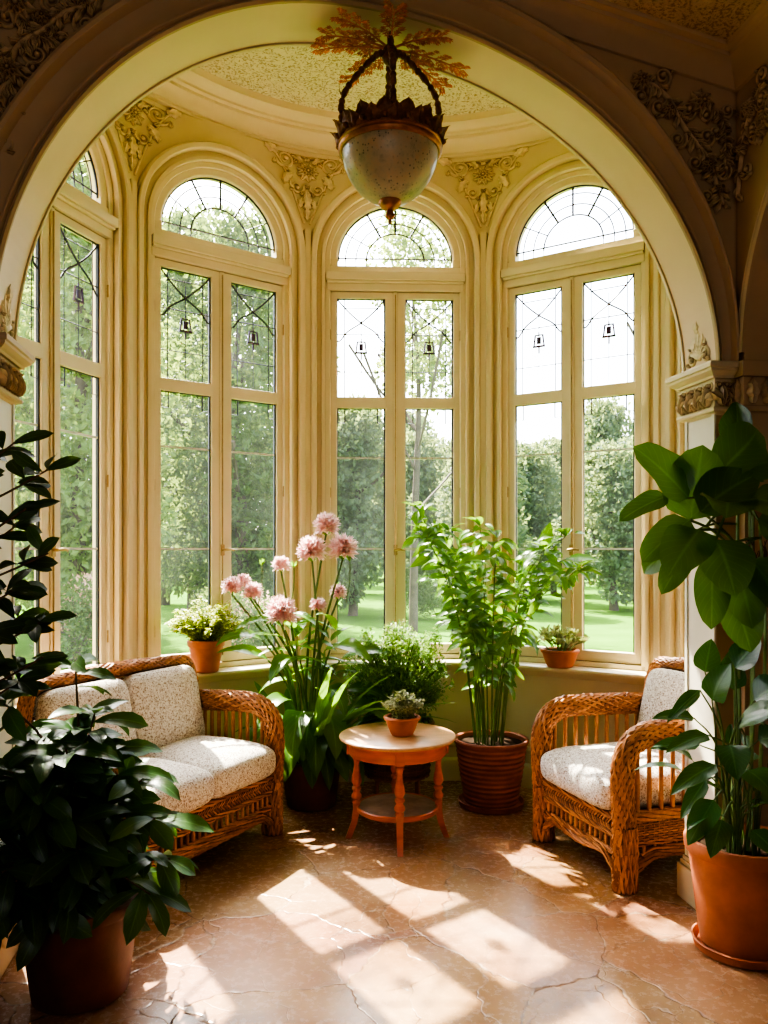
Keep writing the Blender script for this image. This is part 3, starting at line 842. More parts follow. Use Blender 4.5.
def pot(par,rb,rt,h,mat,rimh=.05,rimo=.014,ribs=0,saucer=None,z0=0,soilz=None,n=48,name='pot',smat=None):
    mb=MB(); zb=z0+(.022 if saucer else 0)
    pr=[(0,zb),(rb*.9,zb),(rb,zb+.008)]
    k=70 if ribs else 14
    for i in range(1,k+1):
        t=i/k; r=rb+(rt-rb)*t**.9
        if ribs: r+= .0038*sin(t*ribs*TAU)
        pr.append((r,zb+.008+(h-rimh-.008)*t))
    pr+=[(rt+rimo,zb+h-rimh+.002),(rt+rimo+.004,zb+h-rimh+.010),(rt+rimo+.006,zb+h-.008),(rt+rimo,zb+h),(rt-.006,zb+h),(rt-.014,zb+h-.006),(rt-.022,zb+h-.07),(rt-.03,zb+h-.09)]
    if ribs:
        pr2=[]
        for a,b in zip(pr,pr[1:]):
            pr2+= [a]
        pr2.append(pr[-1]); pr=pr2
    mb.lathe(pr,n); o=mb.build(name,mat,par,40)
    mb=MB(); sz=zb+h-(soilz or .045)
    mb.grid(lambda a,b:V(((rt-.012)*b*cos(TAU*a),(rt-.012)*b*sin(TAU*a),sz+.012*sin(a*37)*b*(1-b))),24,4,True); mb.build('soil',M['soil'],par,60)
    if saucer:
        mb=MB(); r=saucer; mb.lathe([(0,z0),(r*.92,z0),(r*.97,z0+.006),(r,z0+.030),(r+.004,z0+.038),(r-.004,z0+.041),(r-.012,z0+.034),(r-.02,z0+.018),(0,z0+.016)],n); mb.build('saucer',smat or mat,par,40)
    return sz

def onfloor(px,py,z=0):
    Y=(CAMZ-z)*F/(py-HOR); return V(((px-384)*Y/F,Y,z))

NRM=[V((sin(rad(TH0+DT*k)),cos(rad(TH0+DT*k)))) for k in range(NF[0],NF[1]+1)]
def confine(mb,o):
    o=V(o)
    for i,v in enumerate(mb.v):
        p=o+V(v)
        for n in NRM:
            d=(p.xy-O).dot(n); lim=AP-(.15 if p.z<SILL+.03 else .045)
            if d>lim-.14:
                d2=lim-.14+.14*(1-math.exp(-(d-lim+.14)/.14)); p.x-=n.x*(d-d2); p.y-=n.y*(d-d2)
        mb.v[i]=tuple(p-o)
def confine_front(mb,o):
    o=V(o)
    for i,v in enumerate(mb.v):
        p=o+V(v); q=p.xy-A0; c=q.dot(AA); d=q.dot(AT); lim=-TK-.055
        if c>CC-.16:
            c2=CC-.16+.12*(1-math.exp(-(c-CC+.16)/.12)); p.x-=AA.x*(c-c2); p.y-=AA.y*(c-c2)
        if (c>CR-.06 or c<CL+.06) and d>lim-.10:
            d2=lim-.10+.10*(1-math.exp(-(d-lim+.10)/.10)); p.x-=AT.x*(d-d2); p.y-=AT.y*(d-d2)
        mb.v[i]=tuple(p-o)
# --- 1. dark shrub in the big brown pot, front left
def plant_front_left():
    r=random.Random(21)
    root=empty('potted_shrub',(-1.10,2.90,0),0,'large dark green shrub with drooping pointed leaves in the front left brown pot','potted plant')
    sz=pot(root,.165,.205,.36,M['terra_brown'],.05,.012)
    st=MB(); lf=MB()
    def spray(tip,d,n,L,dro=.9):
        for k in range(n):
            a=TAU*k/n+r.uniform(-.3,.3)
            dd=(V((cos(a),sin(a),r.uniform(-.35,.45)))+d*.55).normalized()
            q=tip-d*r.uniform(0,.05)
            leaf(lf,q,dd,V((r.uniform(-.5,.5),-.45,.8)),L*r.uniform(.75,1.2),L*r.uniform(.30,.42),r.uniform(.7,1.5)*dro,.18,6,wobov,r.uniform(-.3,.3),.12,r.uniform(0,6))
    tips=[]
    for i in range(58):
        a=r.uniform(0,TAU); e=r.uniform(-.45,1.4); rr=r.uniform(.6,1.0)
        t=V((-.08+.32*rr*cos(a)*cos(e),.34*rr*sin(a)*cos(e),.54+.46*rr*sin(e)))
        if e<.25: t.x*=1.0; t.y*=1.0
        tips.append(t)
    tips += [V((-.02,.0,1.20)),V((.07,-.05,1.02)),V((.30,-.10,.66)),V((.34,-.05,.50)),V((.24,-.05,.78)),V((.30,-.16,.42)),V((-.25,-.1,1.08))]
    for t in tips:
        b=V((r.uniform(-.06,.06),r.uniform(-.06,.06),sz)); m=V((t.x*.35,t.y*.35,sz+(t.z-sz)*.6+.08))
        pp=spline([b,m,t],6); st.tube(pp,[.008-.005*i/(len(pp)-1) for i in range(len(pp))],5)
        d=(pp[-1]-pp[-3]).normalized(); spray(t,d,r.randint(5,7),.19)
        for f in (.55,.78):
            if r.random()<.7:
                q=pp[int(f*(len(pp)-1))]; dd=V((r.uniform(-1,1),r.uniform(-1,1),r.uniform(-.2,.5))).normalized()
                for k in range(2): leaf(lf,q,dd+V((r.uniform(-.6,.6),r.uniform(-.6,.6),0)),V((0,0,1)),.15,.058,.8,.2,6,wobov,0,.1)
    for m_ in (st,lf): confine_front(m_,root.location)
    st.build('stem',M['bark'],root,60); lf.build('foliage',M['leaf_dark'],root,180)
plant_front_left()

# --- 2. tall dark shrub at the left edge
def plant_left_edge():
    r=random.Random(5)
    root=empty('potted_tree',(-1.48,2.58,0),0,'tall dark-leaved shrub silhouetted against the left window at the edge of the photo','potted plant')
    sz=pot(root,.15,.19,.34,M['terra_brown'],.05,.012)
    st=MB(); lf=MB()
    trunk=spline([V((0,0,sz)),V((.02,0,.9)),V((.0,.02,1.4)),V((.05,0,1.85)),V((.10,0,2.05))],8)
    st.tube(trunk,[.018-.011*i/(len(trunk)-1) for i in range(len(trunk))],7)
    tips=[(.36,0,1.93),(.30,-.05,1.80),(.22,.02,2.02),(.34,.04,1.66),(.27,-.02,1.56),(.33,.02,1.44),(.36,-.04,1.33),(.25,.0,1.25),(.10,-.1,1.9),(.12,-.1,1.7),(.10,-.12,1.5),(.13,-.1,1.32),(-.1,.05,1.9),(-.15,0,1.6),(-.1,-.1,1.4),(.05,.1,1.2),(.18,.1,1.75),(.2,.1,1.45),(.16,-.12,1.60),(.05,-.15,1.80),(.20,-.12,1.42),(-.05,-.15,1.25),(.02,-.14,1.64)]
    for t in tips:
        t=V(t); t.x=t.x*.84+.095; t.z-=.07; i=min(range(len(trunk)),key=lambda k:abs(trunk[k].z-(t.z-.14))); b=trunk[i]
        pp=spline([b,(b+t)/2+V((0,0,-.02)),t],5); st.tube(pp,[.006-.003*k/(len(pp)-1) for k in range(len(pp))],5)
        d=(t-b).normalized()
        for k in range(r.randint(6,9)):
            a=TAU*k/9+r.uniform(-.3,.3)
            dd=(V((cos(a),sin(a),r.uniform(-.4,.6)))+d*.7).normalized()
            leaf(lf,t-d*r.uniform(0,.12),dd,V((r.uniform(-.6,.6),-.8,r.uniform(.1,.9))),r.uniform(.10,.145),r.uniform(.040,.052),r.uniform(.2,.9),.2,6,wobov,0,.05)
    for m_ in (st,lf): confine_front(m_,root.location)
    st.build('stem',M['bark'],root,60); lf.build('foliage',M['leaf_shadow'],root,180)
plant_left_edge()

# --- 3. big-leaved plant in the front right pot
def plant_right():
    r=random.Random(8)
    root=empty('potted_plant',(1.435,3.215,0),0,'tall broad-leaved plant in a large terracotta pot and saucer beside the right pillar','potted plant')
    sz=pot(root,.155,.200,.42,M['terra'],.055,.012,saucer=.185)
    st=MB(); lf=MB(); lf2=MB()
    o=V((1.435,3.215,0))
    def at(px,py,y): Y=3.215+y; return V(((px-384)*Y/F,Y,CAMZ+(HOR-py)*Y/F))-o
    def petiole(t,r0=.006,b=None,sag=.12):
        b=b or V((r.uniform(-.08,.08),r.uniform(-.07,.07),sz)); m=b*.5+t*.5+V((-(t.x-b.x)*.22,-(t.y-b.y)*.2,sag))
        pp=spline([b,m,t],8); st.tube(pp,[r0*(1-.5*i/(len(pp)-1)) for i in range(len(pp))],6); return (pp[-1]-pp[-3]).normalized()
    # canes carrying the upper crown
    canes=[]
    for (x,y,h) in ((.06,-.02,2.02),(.02,.04,1.86),(.11,.03,1.95),(.09,-.07,1.7)):
        pp=spline([V((x*.6,y*.6,sz)),V((x*1.1,y,1.0)),V((x*1.0,y*1.2,h-.3)),V((x*.7,y,h))],8); canes.append(pp)
        st.tube(pp,[.013-.006*i/(len(pp)-1) for i in range(len(pp))],8)
    # upper leaves: base point, tip direction, length, width
    up=[((688,498,0.0),(-.62,-.2,.70),.30,.19,.35),((690,520,.02),(.10,-.2,1),.30,.22,.25),((700,512,-.06),(.45,-.3,.55),.26,.19,.7),
        ((668,496,.03),(-.86,-.15,-.25),.22,.10,.5),((690,520,-.05),(-.8,-.3,-.45),.26,.13,.5),((700,530,-.1),(-.5,-.5,-.30),.25,.17,.8),
        ((716,540,-.12),(.0,-.6,-.4),.25,.18,.8),((722,470,.0),(.5,-.3,.7),.27,.20,.8),((742,470,-.05),(.9,-.3,.35),.28,.20,.8),
        ((690,548,-.02),(-.65,-.3,-.75),.22,.10,.4),((712,560,-.1),(-.15,-.4,-.95),.27,.12,.3),((735,560,-.1),(.12,-.4,-.9),.27,.16,.3),
        ((745,500,-.14),(.2,-.8,.1),.26,.19,.9),((760,520,-.1),(.7,-.5,-.3),.27,.19,.7),((726,505,-.12),(-.25,-.8,.25),.24,.18,1.0),
        ((752,560,-.12),(.5,-.5,-.8),.26,.17,.4),((680,540,.06),(-.75,.1,-.5),.20,.13,.6),((740,450,.06),(.25,.1,.9),.25,.18,.6),
        ((705,500,.10),(-.2,.5,.7),.24,.17,.6),((765,480,.04),(.8,.2,.6),.25,.18,.7),((730,590,-.06),(.2,-.5,-.9),.25,.16,.4)]
    for (b,d,L,W,dr) in up:
        b=at(*b); j=min(canes,key=lambda c:(c[-6]-b).length); s0=j[-r.randint(2,9)]
        pp=spline([s0,(s0+b)/2+V((0,0,.03)),b],5); st.tube(pp,.0055,6)
        leaf(lf,b,V(d),V((-.15,-.75,.75)),L*1.02,W*1.16,dr,.20,9,wround,r.uniform(-.2,.2),.10,r.uniform(0,6))
    # fringe of thin roots / dried bracts under the crown
    fr=MB()
    for i in range(40):
        b=at(r.uniform(728,768),r.uniform(535,565),-.03); fr.tube(spline([b,b+V((r.uniform(-.02,.02),-.01,-.05)),b+V((r.uniform(-.04,.04),-.01,-.11))],3),.0022,4)
    fr.build('dry_fringe',M['bark'],root,60)
    # lower glossy leaves on long petioles
    lo=[((705,672,-.05),(.1,-.2,1),.13,.10,.2),((712,700,-.12),(.15,-.4,.9),.16,.13,.3),((735,668,-.05),(.4,-.3,.8),.16,.13,.5),
        ((700,690,-.02),(-.75,-.2,-.45),.18,.06,.5),((708,735,-.12),(-.8,-.4,.0),.20,.085,.5),((716,765,-.15),(-.85,-.4,-.1),.22,.09,.7),
        ((714,800,-.17),(-.65,-.5,-.5),.20,.10,.5),((706,780,-.05),(-.75,-.3,-.75),.18,.07,.3),((740,725,-.15),(.3,-.6,.6),.19,.14,.6),
        ((755,700,-.1),(.6,-.4,.6),.2,.15,.6),((748,770,-.18),(.2,-.7,-.1),.19,.12,.8),((730,745,-.18),(-.2,-.75,-.1),.18,.12,.7),
        ((762,790,-.17),(.5,-.7,-.2),.19,.12,.7),((722,820,-.2),(-.5,-.7,-.35),.16,.09,.6),((700,745,.04),(-.8,.1,.1),.19,.08,.6),
        ((760,740,-.1),(.7,-.4,.3),.2,.14,.7),((735,690,.03),(.1,.2,.9),.17,.13,.4),((694,718,.0),(-.7,-.2,.25),.17,.07,.7),((752,830,-.2),(.3,-.7,-.2),.15,.09,.6)]
    for (b,d,L,W,dr) in lo:
        b=at(*b); d0=petiole(b,.006)
        leaf(lf2,b,V(d),V((-.1,-.5,.85)),L*1.05,W*1.05,dr,.2,8,wovate,r.uniform(-.2,.2),.08,r.uniform(0,6))
    for i in range(16):
        t=V((r.uniform(-.2,.2),r.uniform(-.16,.16),sz+r.uniform(.15,.45))); d0=petiole(t,.005,None,.05)
        leaf(lf2,t,d0+V((0,0,.1)),V((0,0,1)),r.uniform(.14,.22),r.uniform(.06,.10),.9,.22,7,wovate)
    for m_ in (st,lf,lf2): confine_front(m_,root.location)
    st.build('stem',M['stem'],root,60); lf.build('crown_foliage',M['leaf_big'],root,180); lf2.build('lower_foliage',M['leaf_spath'],root,180)
plant_right()

# --- 4. bamboo-like plant in ribbed pot
def plant_cane():
    r=random.Random(33)
    root=empty('potted_plant',(.672,5.02,0),0,'bushy many-stemmed leafy plant in a ribbed brown clay pot between table and armchair','potted plant')
    sz=pot(root,.165,.222,.40,M['terra_dark'],.03,.008,ribs=12,saucer=.205,soilz=.03)
    st=MB(); lf=MB()
    for i in range(30):
        a=r.uniform(0,TAU); b=V((.11*r.random()**.5*cos(a),.11*r.random()**.5*sin(a),sz-.02))
        sp=r.uniform(.18,.64); h=r.uniform(.62,1.55)-sp*.1; lean=V((sp*cos(a)*.80+.07,sp*sin(a)*.55,h))
        pp=spline([b,b+V((lean.x*.22,lean.y*.22,h*.45)),b+V((lean.x*.6,lean.y*.6,h*.8)),b+lean],8)
        if lean.x>.22: lean.z=max(lean.z,1.12); pp=spline([b,b+V((lean.x*.15,lean.y*.2,lean.z*.5)),b+V((lean.x*.45,lean.y*.6,lean.z*.82)),b+lean],8)
        st.tube(pp,[.0052-.0034*k/(len(pp)-1) for k in range(len(pp))],6)
        N=len(pp)
        for k in range(int(N*(.42 if lean.x<.2 else .66)),N):
            for rep in range(r.choice((1,2,2))):
                aa=r.uniform(0,TAU); d=V((cos(aa),sin(aa),r.uniform(-.25,.5)))
                q=pp[k]+d*r.uniform(0,.06)
                if r.random()<.4: st.tube([pp[k],q],.0018,4)
                leaf(lf,q,d,V((r.uniform(-.6,.6),-.6,.7)),r.uniform(.10,.165),r.uniform(.036,.054),r.uniform(.7,1.7),.2,6,wlance,r.uniform(-.4,.4),.06)
        for rep in range(4): 
            aa=r.uniform(0,TAU); leaf(lf,pp[-1],V((cos(aa)*.6,sin(aa)*.6,.7)),V((0,0,1)),.13,.046,.8,.2,6,wlance)
    # long side shoot to the right
    pp=spline([V((.05,0,sz)),V((.14,-.02,.9)),V((.30,-.04,1.42)),V((.47,-.06,1.55))],8); st.tube(pp,.005,6)
    for k in range(12,len(pp)):
        aa=r.uniform(0,TAU); leaf(lf,pp[k],V((cos(aa),sin(aa),.1)),V((0,0,1)),.14,.052,.8,.2,6,wlance)
    leaf(lf,pp[-1],V((1,-.1,.12)),V((0,-.5,.8)),.21,.085,.5,.2,7,wlance); leaf(lf,pp[-3],V((.6,-.3,-.6)),V((0,-.3,.8)),.17,.07,.5,.2,7,wlance)
    leaf(lf,V((.32,.0,1.60)),V((.3,0,.9)),V((0,-1,.2)),.19,.09,.3,.2,7,wovate); st.tube([V((.28,0,1.40)),V((.32,0,1.60))],.004,5)
    for m_ in (st,lf): confine(m_,root.location)
    st.build('stem',M['stem'],root,60); lf.build('foliage',M['leaf_bamboo'],root,180)
plant_cane()

# --- 5. pink flowering plant
def plant_flower():
    r=random.Random(14)
    o=V((-.455,5.02,0)); root=empty('potted_flowering_plant',o,0,'tall plant with pink pompon blooms and long strap leaves, between sofa and table','potted plant')
    sz=pot(root,.15,.185,.30,M['terra_brown'],.035,.008)
    st=MB(); lf=MB()
    def at(px,py,y=0): Y=o.y+y; return V(((px-384)*Y/F,Y,CAMZ+(HOR-py)*Y/F))-o
    blooms=[(326,526,.02,.066),(312,551,-.05,.072),(343,549,-.02,.074),(281,565,.0,.046),(231,587,-.06,.050),(253,592,-.03,.050),(281,613,-.16,.078),(318,605,-.05,.040),(338,593,.08,.046),(243,582,.04,.042)]
    for i,(px,py,y,R_) in enumerate(blooms):
        R_*=1.28
        t=at(px,py,y); b=V((r.uniform(-.07,.07),r.uniform(-.06,.06),sz)); 
        m=b*.55+t*.45+V((-(t.x-b.x)*.2,0,.10)); pp=spline([b,m,t-V((0,0,R_*.6))],8)
        st.tube(pp,[.0105-.004*k/(len(pp)-1) for k in range(len(pp))],7)
        fm=MB(); n=int(80+R_*1500)
        for k in range(n):
            d=sph(r); 
            if d.z<-.55: d.z=-d.z
            L=R_*r.uniform(.75,1.08); leaf_s(fm,t+d*R_*.12,d,sph(r),L,L*.36,.45)
        for k in range(9):
            a=TAU*k/9; leaf_s(fm,t-V((0,0,R_*.25)),V((cos(a),sin(a),-.25)),V((0,0,1)),R_*1.05,R_*.42,.3)
        bl=fm.build('bloom',M['bloom'],root,0)
        cm=MB()
        for k in range(6):
            a=TAU*k/6; leaf_s(cm,t-V((0,0,R_*.75)),V((cos(a),sin(a),.8)),V((0,0,1)),R_*.7,R_*.25)
        cm.build('calyx',M['leaf_strap'],bl,0)
    # side buds
    for px,py in ((294,568),(262,566),(350,562)):
        t=at(px,py); b=at(px-4,py+40); st.tube(spline([b,(b+t)/2+V((.01,0,0)),t],4),.004,5)
        for k in range(5): leaf_s(lf,t,V((r.uniform(-.5,.5),r.uniform(-.5,.5),1)),V((0,1,0)),.05,.016)
    for i in range(66):   # upright strap leaves
        a=r.uniform(0,TAU); s=r.uniform(.25,.8); d=V((cos(a)*s,sin(a)*s*.7,1))
        if cos(a)<.15 and sin(a)<.35: continue
        leaf(lf,V((.07*cos(a),.07*sin(a),sz-.02)),d,V((-cos(a),-sin(a),.8)),r.uniform(.5,.98),r.uniform(.055,.085),r.uniform(.5,1.7),.30,12,wstrap,r.uniform(-.6,.6),.05)
    for i in range(26):   # leaves up the stems
        b=V((r.uniform(-.18,.16),r.uniform(-.1,.1),r.uniform(.75,1.15))); a=r.uniform(0,TAU)
        leaf(lf,b,V((cos(a),sin(a)*.6,.7)),V((0,0,1)),r.uniform(.25,.42),r.uniform(.06,.09),r.uniform(.8,1.6),.25,9,wlance,r.uniform(-.4,.4),.06)
    for (px,py,d,L,W,dr) in ((296,722,(-.25,-.75,.15),.40,.17,1.55),(316,722,(.05,-.8,.1),.44,.18,1.6),(334,724,(.35,-.7,.1),.40,.16,1.5),(304,712,(-.1,-.8,.3),.42,.18,1.9),(326,712,(.2,-.8,.3),.42,.18,1.9),(284,716,(-.5,-.6,.2),.34,.15,1.6),(352,706,(.7,-.5,.3),.40,.15,1.5),(290,700,(-.3,-.6,.5),.32,.14,2.0),(322,690,(.35,-.7,.6),.34,.16,2.0),(300,740,(-.25,-.6,-.2),.34,.12,1.0),(322,742,(.15,-.7,-.1),.36,.12,1.1),(336,735,(.35,-.5,-.1),.32,.12,1.1),
        (345,690,(.8,-.4,.4),.36,.12,1.4),(340,660,(.8,-.2,.6),.42,.09,1.2),(310,720,(0,-.8,.2),.36,.16,1.6),(296,735,(-.1,-.7,-.2),.34,.15,.9),(312,740,(.05,-.75,-.25),.34,.15,.9),(330,738,(.3,-.7,-.2),.33,.14,.9),(340,745,(.5,-.5,-.3),.30,.13,.9),(300,660,(-.3,-.7,.5),.36,.15,1.7),(330,650,(.4,-.6,.6),.38,.14,1.6),(262,640,(-.6,-.4,.6),.32,.13,1.6),(285,630,(-.5,-.5,.8),.36,.12,1.6),(268,660,(-.7,-.3,.7),.34,.10,1.2)):
        b=at(px,py,-.05); b.y=min(b.y,-.05); st.tube(spline([V((0,0,sz)),V((b.x*.5,b.y*.5,b.z*.7+.08)),b],4),.006,5)
        leaf(lf,b,V(d),V((0,-.3,.9)),L,W,dr,.22,10,wovate,r.uniform(-.3,.3),.10,r.uniform(0,6))
    # lime coloured young leaves lit by the window
    for m_ in (st,lf): confine(m_,root.location)
    st.build('stem',M['stem'],root,60); lf.build('foliage',M['leaf_strap'],root,180)
plant_flower()

# --- 6. fine-leaved bush in a woven stand behind the table
def plant_bush():
    r=random.Random(3)
    root=empty('basket_planter',(.085,5.14,0),0,'round fine-leaved green bush in a woven basket stand behind the small table','potted plant')
    mb=MB()
    for k in range(4):
        a=PI/4+k*PI/2; mb=MB(); mb.tube([V((.185*cos(a),.185*sin(a),0)),V((.175*cos(a),.175*sin(a),.46))],.013,8); mb.build('leg',M['wicker_dark'],root,60)
    mb=MB()
    for j in range(18):
        z=.17+j*.018; n=64
        mb.tube([V(((.20+.02*j/18+.006*sin(16*TAU*i/n+(PI if j%2 else 0)))*cos(TAU*i/n),(.20+.02*j/18+.006*sin(16*TAU*i/n+(PI if j%2 else 0)))*sin(TAU*i/n),z)) for i in range(n)],.009,5,True)
    for i in range(32):
        a=TAU*i/32; mb.tube([V((.20*cos(a),.20*sin(a),.16)),V((.222*cos(a),.222*sin(a),.50))],.006,5)
    mb.tube([V((.226*cos(TAU*i/48),.226*sin(TAU*i/48),.495)) for i in range(48)],.016,6,True)
    mb.lathe([(0,.17),(.19,.17),(.21,.48)],32); mb.build('basket',M['wicker_dark'],root,50)
    mb=MB(); mb.grid(lambda a,b:V((.2*b*cos(TAU*a),.2*b*sin(TAU*a),.46)),20,2,True); mb.build('soil',M['soil'],root,0)
    st=MB(); lf=MB()
    for i in range(430):
        d=sph(r); rr=r.random()**.33*r.uniform(.85,1.05)
        t=V((d.x*.37*rr,d.y*.30*rr,.80+d.z*.35*rr)); b=V((d.x*.10,d.y*.08,.46))
        pp=spline([b,b*.4+t*.6+V((-d.x*.05,-d.y*.05,.02)),t],4); st.tube(pp[3:],.0018,4)
        g=(t-V((0,0,.6))).normalized()
        for k in range(26):
            p=t+sph(r)*.045*r.uniform(.3,1)-g*.02
            leaf_s(lf,p,(sph(r)+g*.6),V((0,0,1)),r.uniform(.020,.036),r.uniform(.012,.019))
    for m_ in (st,lf): confine(m_,root.location)
    st.build('stem',M['stem'],root,60); lf.build('foliage',M['leaf_bush'],root,0)
plant_bush()

# --- small pots
def small_pot(loc,label,rb,rt,h,seed,mat,kind,top,spread,nst,L,saucer=None):
    r=random.Random(seed); root=empty('flowerpot',loc,r.uniform(0,3),label,'potted plant')
    sz=pot(root,rb,rt,h,M['terra'],h*.22,.006,n=36,soilz=.02,saucer=saucer); st=MB(); lf=MB(); fl_=MB()
    for i in range(nst):
        a=r.uniform(0,TAU); rr=r.random()**.5
        t=V((spread*rr*cos(a),spread*rr*sin(a),sz+top*(1-.55*rr*rr)*r.uniform(.6,1.05))); b=V((rt*.5*rr*cos(a),rt*.5*rr*sin(a),sz))
        pp=spline([b,(b+t)/2+V((0,0,.02)),t],5); st.tube(pp,.002,4)
        if kind=='succulent':
            for k in range(9):
                aa=TAU*k/9+i; d=V((cos(aa),sin(aa),r.uniform(.1,.9))); leaf(lf,t,d,V((0,0,1)),L*r.uniform(.8,1.2),L*.42,-.4,.3,4,wobov)
        else:
            for k in range(2,len(pp)):
                for q in range(6):
                    aa=r.uniform(0,TAU); d=V((cos(aa),sin(aa),r.uniform(-.3,.8)))
                    leaf_s(lf,pp[k]+sph(r)*.012,d,V((0,0,1)),L*r.uniform(.7,1.25),L*.62)
            if kind=='flower' and r.random()<.5:
                for q in range(6): leaf_s(fl_,t+V((0,0,.008)),V((cos(q),sin(q),.5)),V((0,0,1)),.016,.012)
    st.build('stem',M['stem'],root,60); lf.build('foliage',mat,root,180 if kind=='succulent' else 0)
    if fl_.v: fl_.build('blossom',M['white_bloom'],root,0)
    return root
def sillpt(px,d,z=SILL):
    best=None
    for i in range(2000):
        u=UMIN+(UMAX-UMIN)*i/2000; q=P(u,z,d)
        e=abs(384+F*q.x/q.y-px)
        if (best is None or e<best[0]) : best=(e,q)
    return best[1]
q=sillpt(206,-.066); small_pot(q,'terracotta pot of lime green leaves on the window sill behind the sofa',.078,.105,.20,41,M['leaf_lime'],'flower',.27,.25,80,.030)
q=sillpt(560,-.066); small_pot(q,'small terracotta pot of grey-green succulent on the right window sill',.085,.115,.115,42,M['leaf_grey'],'succulent',.15,.17,36,.055)
small_pot((.100,4.44,.575),'little terracotta pot with a pale leafy sprig on the round table',.062,.092,.105,43,M['leaf_pale'],'leafy',.16,.115,34,.026)

# ------------------------------------------------------------------ round table
TB=empty('round_table',(.075,4.46,0),rad(2),'round orange wooden side table with turned legs and a lower shelf','table')
mb=MB(); mb.lathe([(0,.552),(.315,.552),(.322,.556),(.325,.563),(.322,.571),(.314,.575),(0,.575)],64); mb.build('tabletop',M['table_top'],TB,40)
mb=MB(); mb.lathe([(.315,.552),(.300,.548),(.296,.540),(.270,.536)],64); mb.lathe([(.272,.540),(.272,.478),(.268,.470),(.255,.470),(.255,.540)],64)
for k in range(4):
    a=-PI/2+k*PI/2; mb.box((.250,-.024,.468),(.284,.024,.545),lambda x,y,z,a=a:V((x*cos(a)-y*sin(a),x*sin(a)+y*cos(a),z)))
mb.build('apron',M['table'],TB,40,bevel=.002)
for k in range(4):
    a=-PI/2+k*PI/2; mb=MB()
    prof=[(.019,.478),(.026,.474),(.026,.462),(.018,.456),(.024,.448),(.024,.440),(.018,.43),(.015,.41),(.019,.37),(.027,.335),(.029,.315),(.022,.298),(.017,.29),(.026,.282),(.026,.270),(.018,.262),(.022,.25),(.029,.238),(.029,.224),(.019,.214),(.023,.205),(.023,.196)]
    c=V((.228*cos(a),.228*sin(a),0)); mb.lathe([(r,z) for r,z in reversed(prof)],20,c)
    # square splayed foot
    pts=[(.228,.20),(.230,.15),(.240,.09),(.262,.03),(.275,.0)]; vs=[];fs=[]
    for i,(rr,z) in enumerate(pts):
        h=.019-.004*i/4
        for dx,dy in ((-h,-h),(h,-h),(h,h),(-h,h)):
            x=rr+dx; vs.append(V((x*cos(a)-dy*sin(a),x*sin(a)+dy*cos(a),z)))
    for i in range(4):
        for q in range(4): fs.append((i*4+q,i*4+(q+1)%4,(i+1)*4+(q+1)%4,(i+1)*4+q))
    fs+= [(0,1,2,3),(19,18,17,16)]; mb.add(vs,fs); mb.build('leg',M['table'],TB,40)
mb=MB(); mb.lathe([(0,.150),(.215,.150),(.226,.156),(.228,.178),(.222,.184),(.214,.180)],56); mb.build('shelf_rim',M['table'],TB,40)
mb=MB(); mb.lathe([(.214,.1795),(0,.1795)],56); mb.build('shelf',M['shelf'],TB,40)

# ------------------------------------------------------------------ wicker seats
def rope(mb,path,rx,ry,ns,sr,twist,step=.018,up=None,seg=5):
    pts=resample(path,step); fr=frames(pts,False,up); s=0; ph=[]
    for i,p in enumerate(pts):
        if i: s+=(pts[i]-pts[i-1]).length
        ph.append(s)
    core=MB(); N=len(pts); vs=[]; fs=[]
    for i,p in enumerate(pts):
        for k in range(8): vs.append(p+fr[i][1]*(rx*.86*cos(TAU*k/8))+fr[i][2]*(ry*.86*sin(TAU*k/8)))
    for i in range(N-1):
        for k in range(8): fs.append((i*8+k,i*8+(k+1)%8,(i+1)*8+(k+1)%8,(i+1)*8+k))
    mb.add(vs,fs)
    big=rx>.025
    for lay in ((1,-1) if big else (1,)):
        m=int(ns*1.0)
        for k in range(m):
            q=[]; o=lay*.5+k*1.7
            tw=(twist*1.0 if lay>0 else -twist*.8)*(1 if not big else (2.6 if abs(twist)<1 else 1))
            for i,p in enumerate(pts):
                a=TAU*k/m+ph[i]*tw*TAU; w=1+.07*sin(ph[i]*150*lay+k*PI)
                q.append(p+fr[i][1]*(rx*w*cos(a))+fr[i][2]*(ry*w*sin(a)))
            r_=sr*(.78 if big else 1)
            mb.tube(q,[r_*(1+.20*sin(i*1.9+k*2.3)) for i in range(len(q))],seg)
    return pts
def weave(mb,mp,w,h,nv,nh,amp=.005,sr=.0062):
    for j in range(nh):
        y=(j+.5)/nh*h; n=nv*2
        mb.tube([mp(w*i/n,y,amp*sin(PI*i/2*1.0+(PI if j%2 else 0)+PI/4)) for i in range(n+1)],sr,5)
    for i in range(nv+1): mb.tube([mp(w*i/nv,0,0),mp(w*i/nv,h,0)],.0045,5)
def chevron(mb,mp,w,h,n,rows=2,sr=.0055):
    rh=h/rows
    for r_ in range(rows):
        for i in range(n):
            x=w*i/n; sl=w/n*1.6; s=1 if r_%2 else -1
            a,b=(x,x+sl) if s>0 else (x+sl,x)
            mb.tube([mp(min(a,w),r_*rh,.002),mp(min((a+b)/2,w),(r_+.5)*rh,.007),mp(min(b,w),(r_+1)*rh,.002)],sr,5)
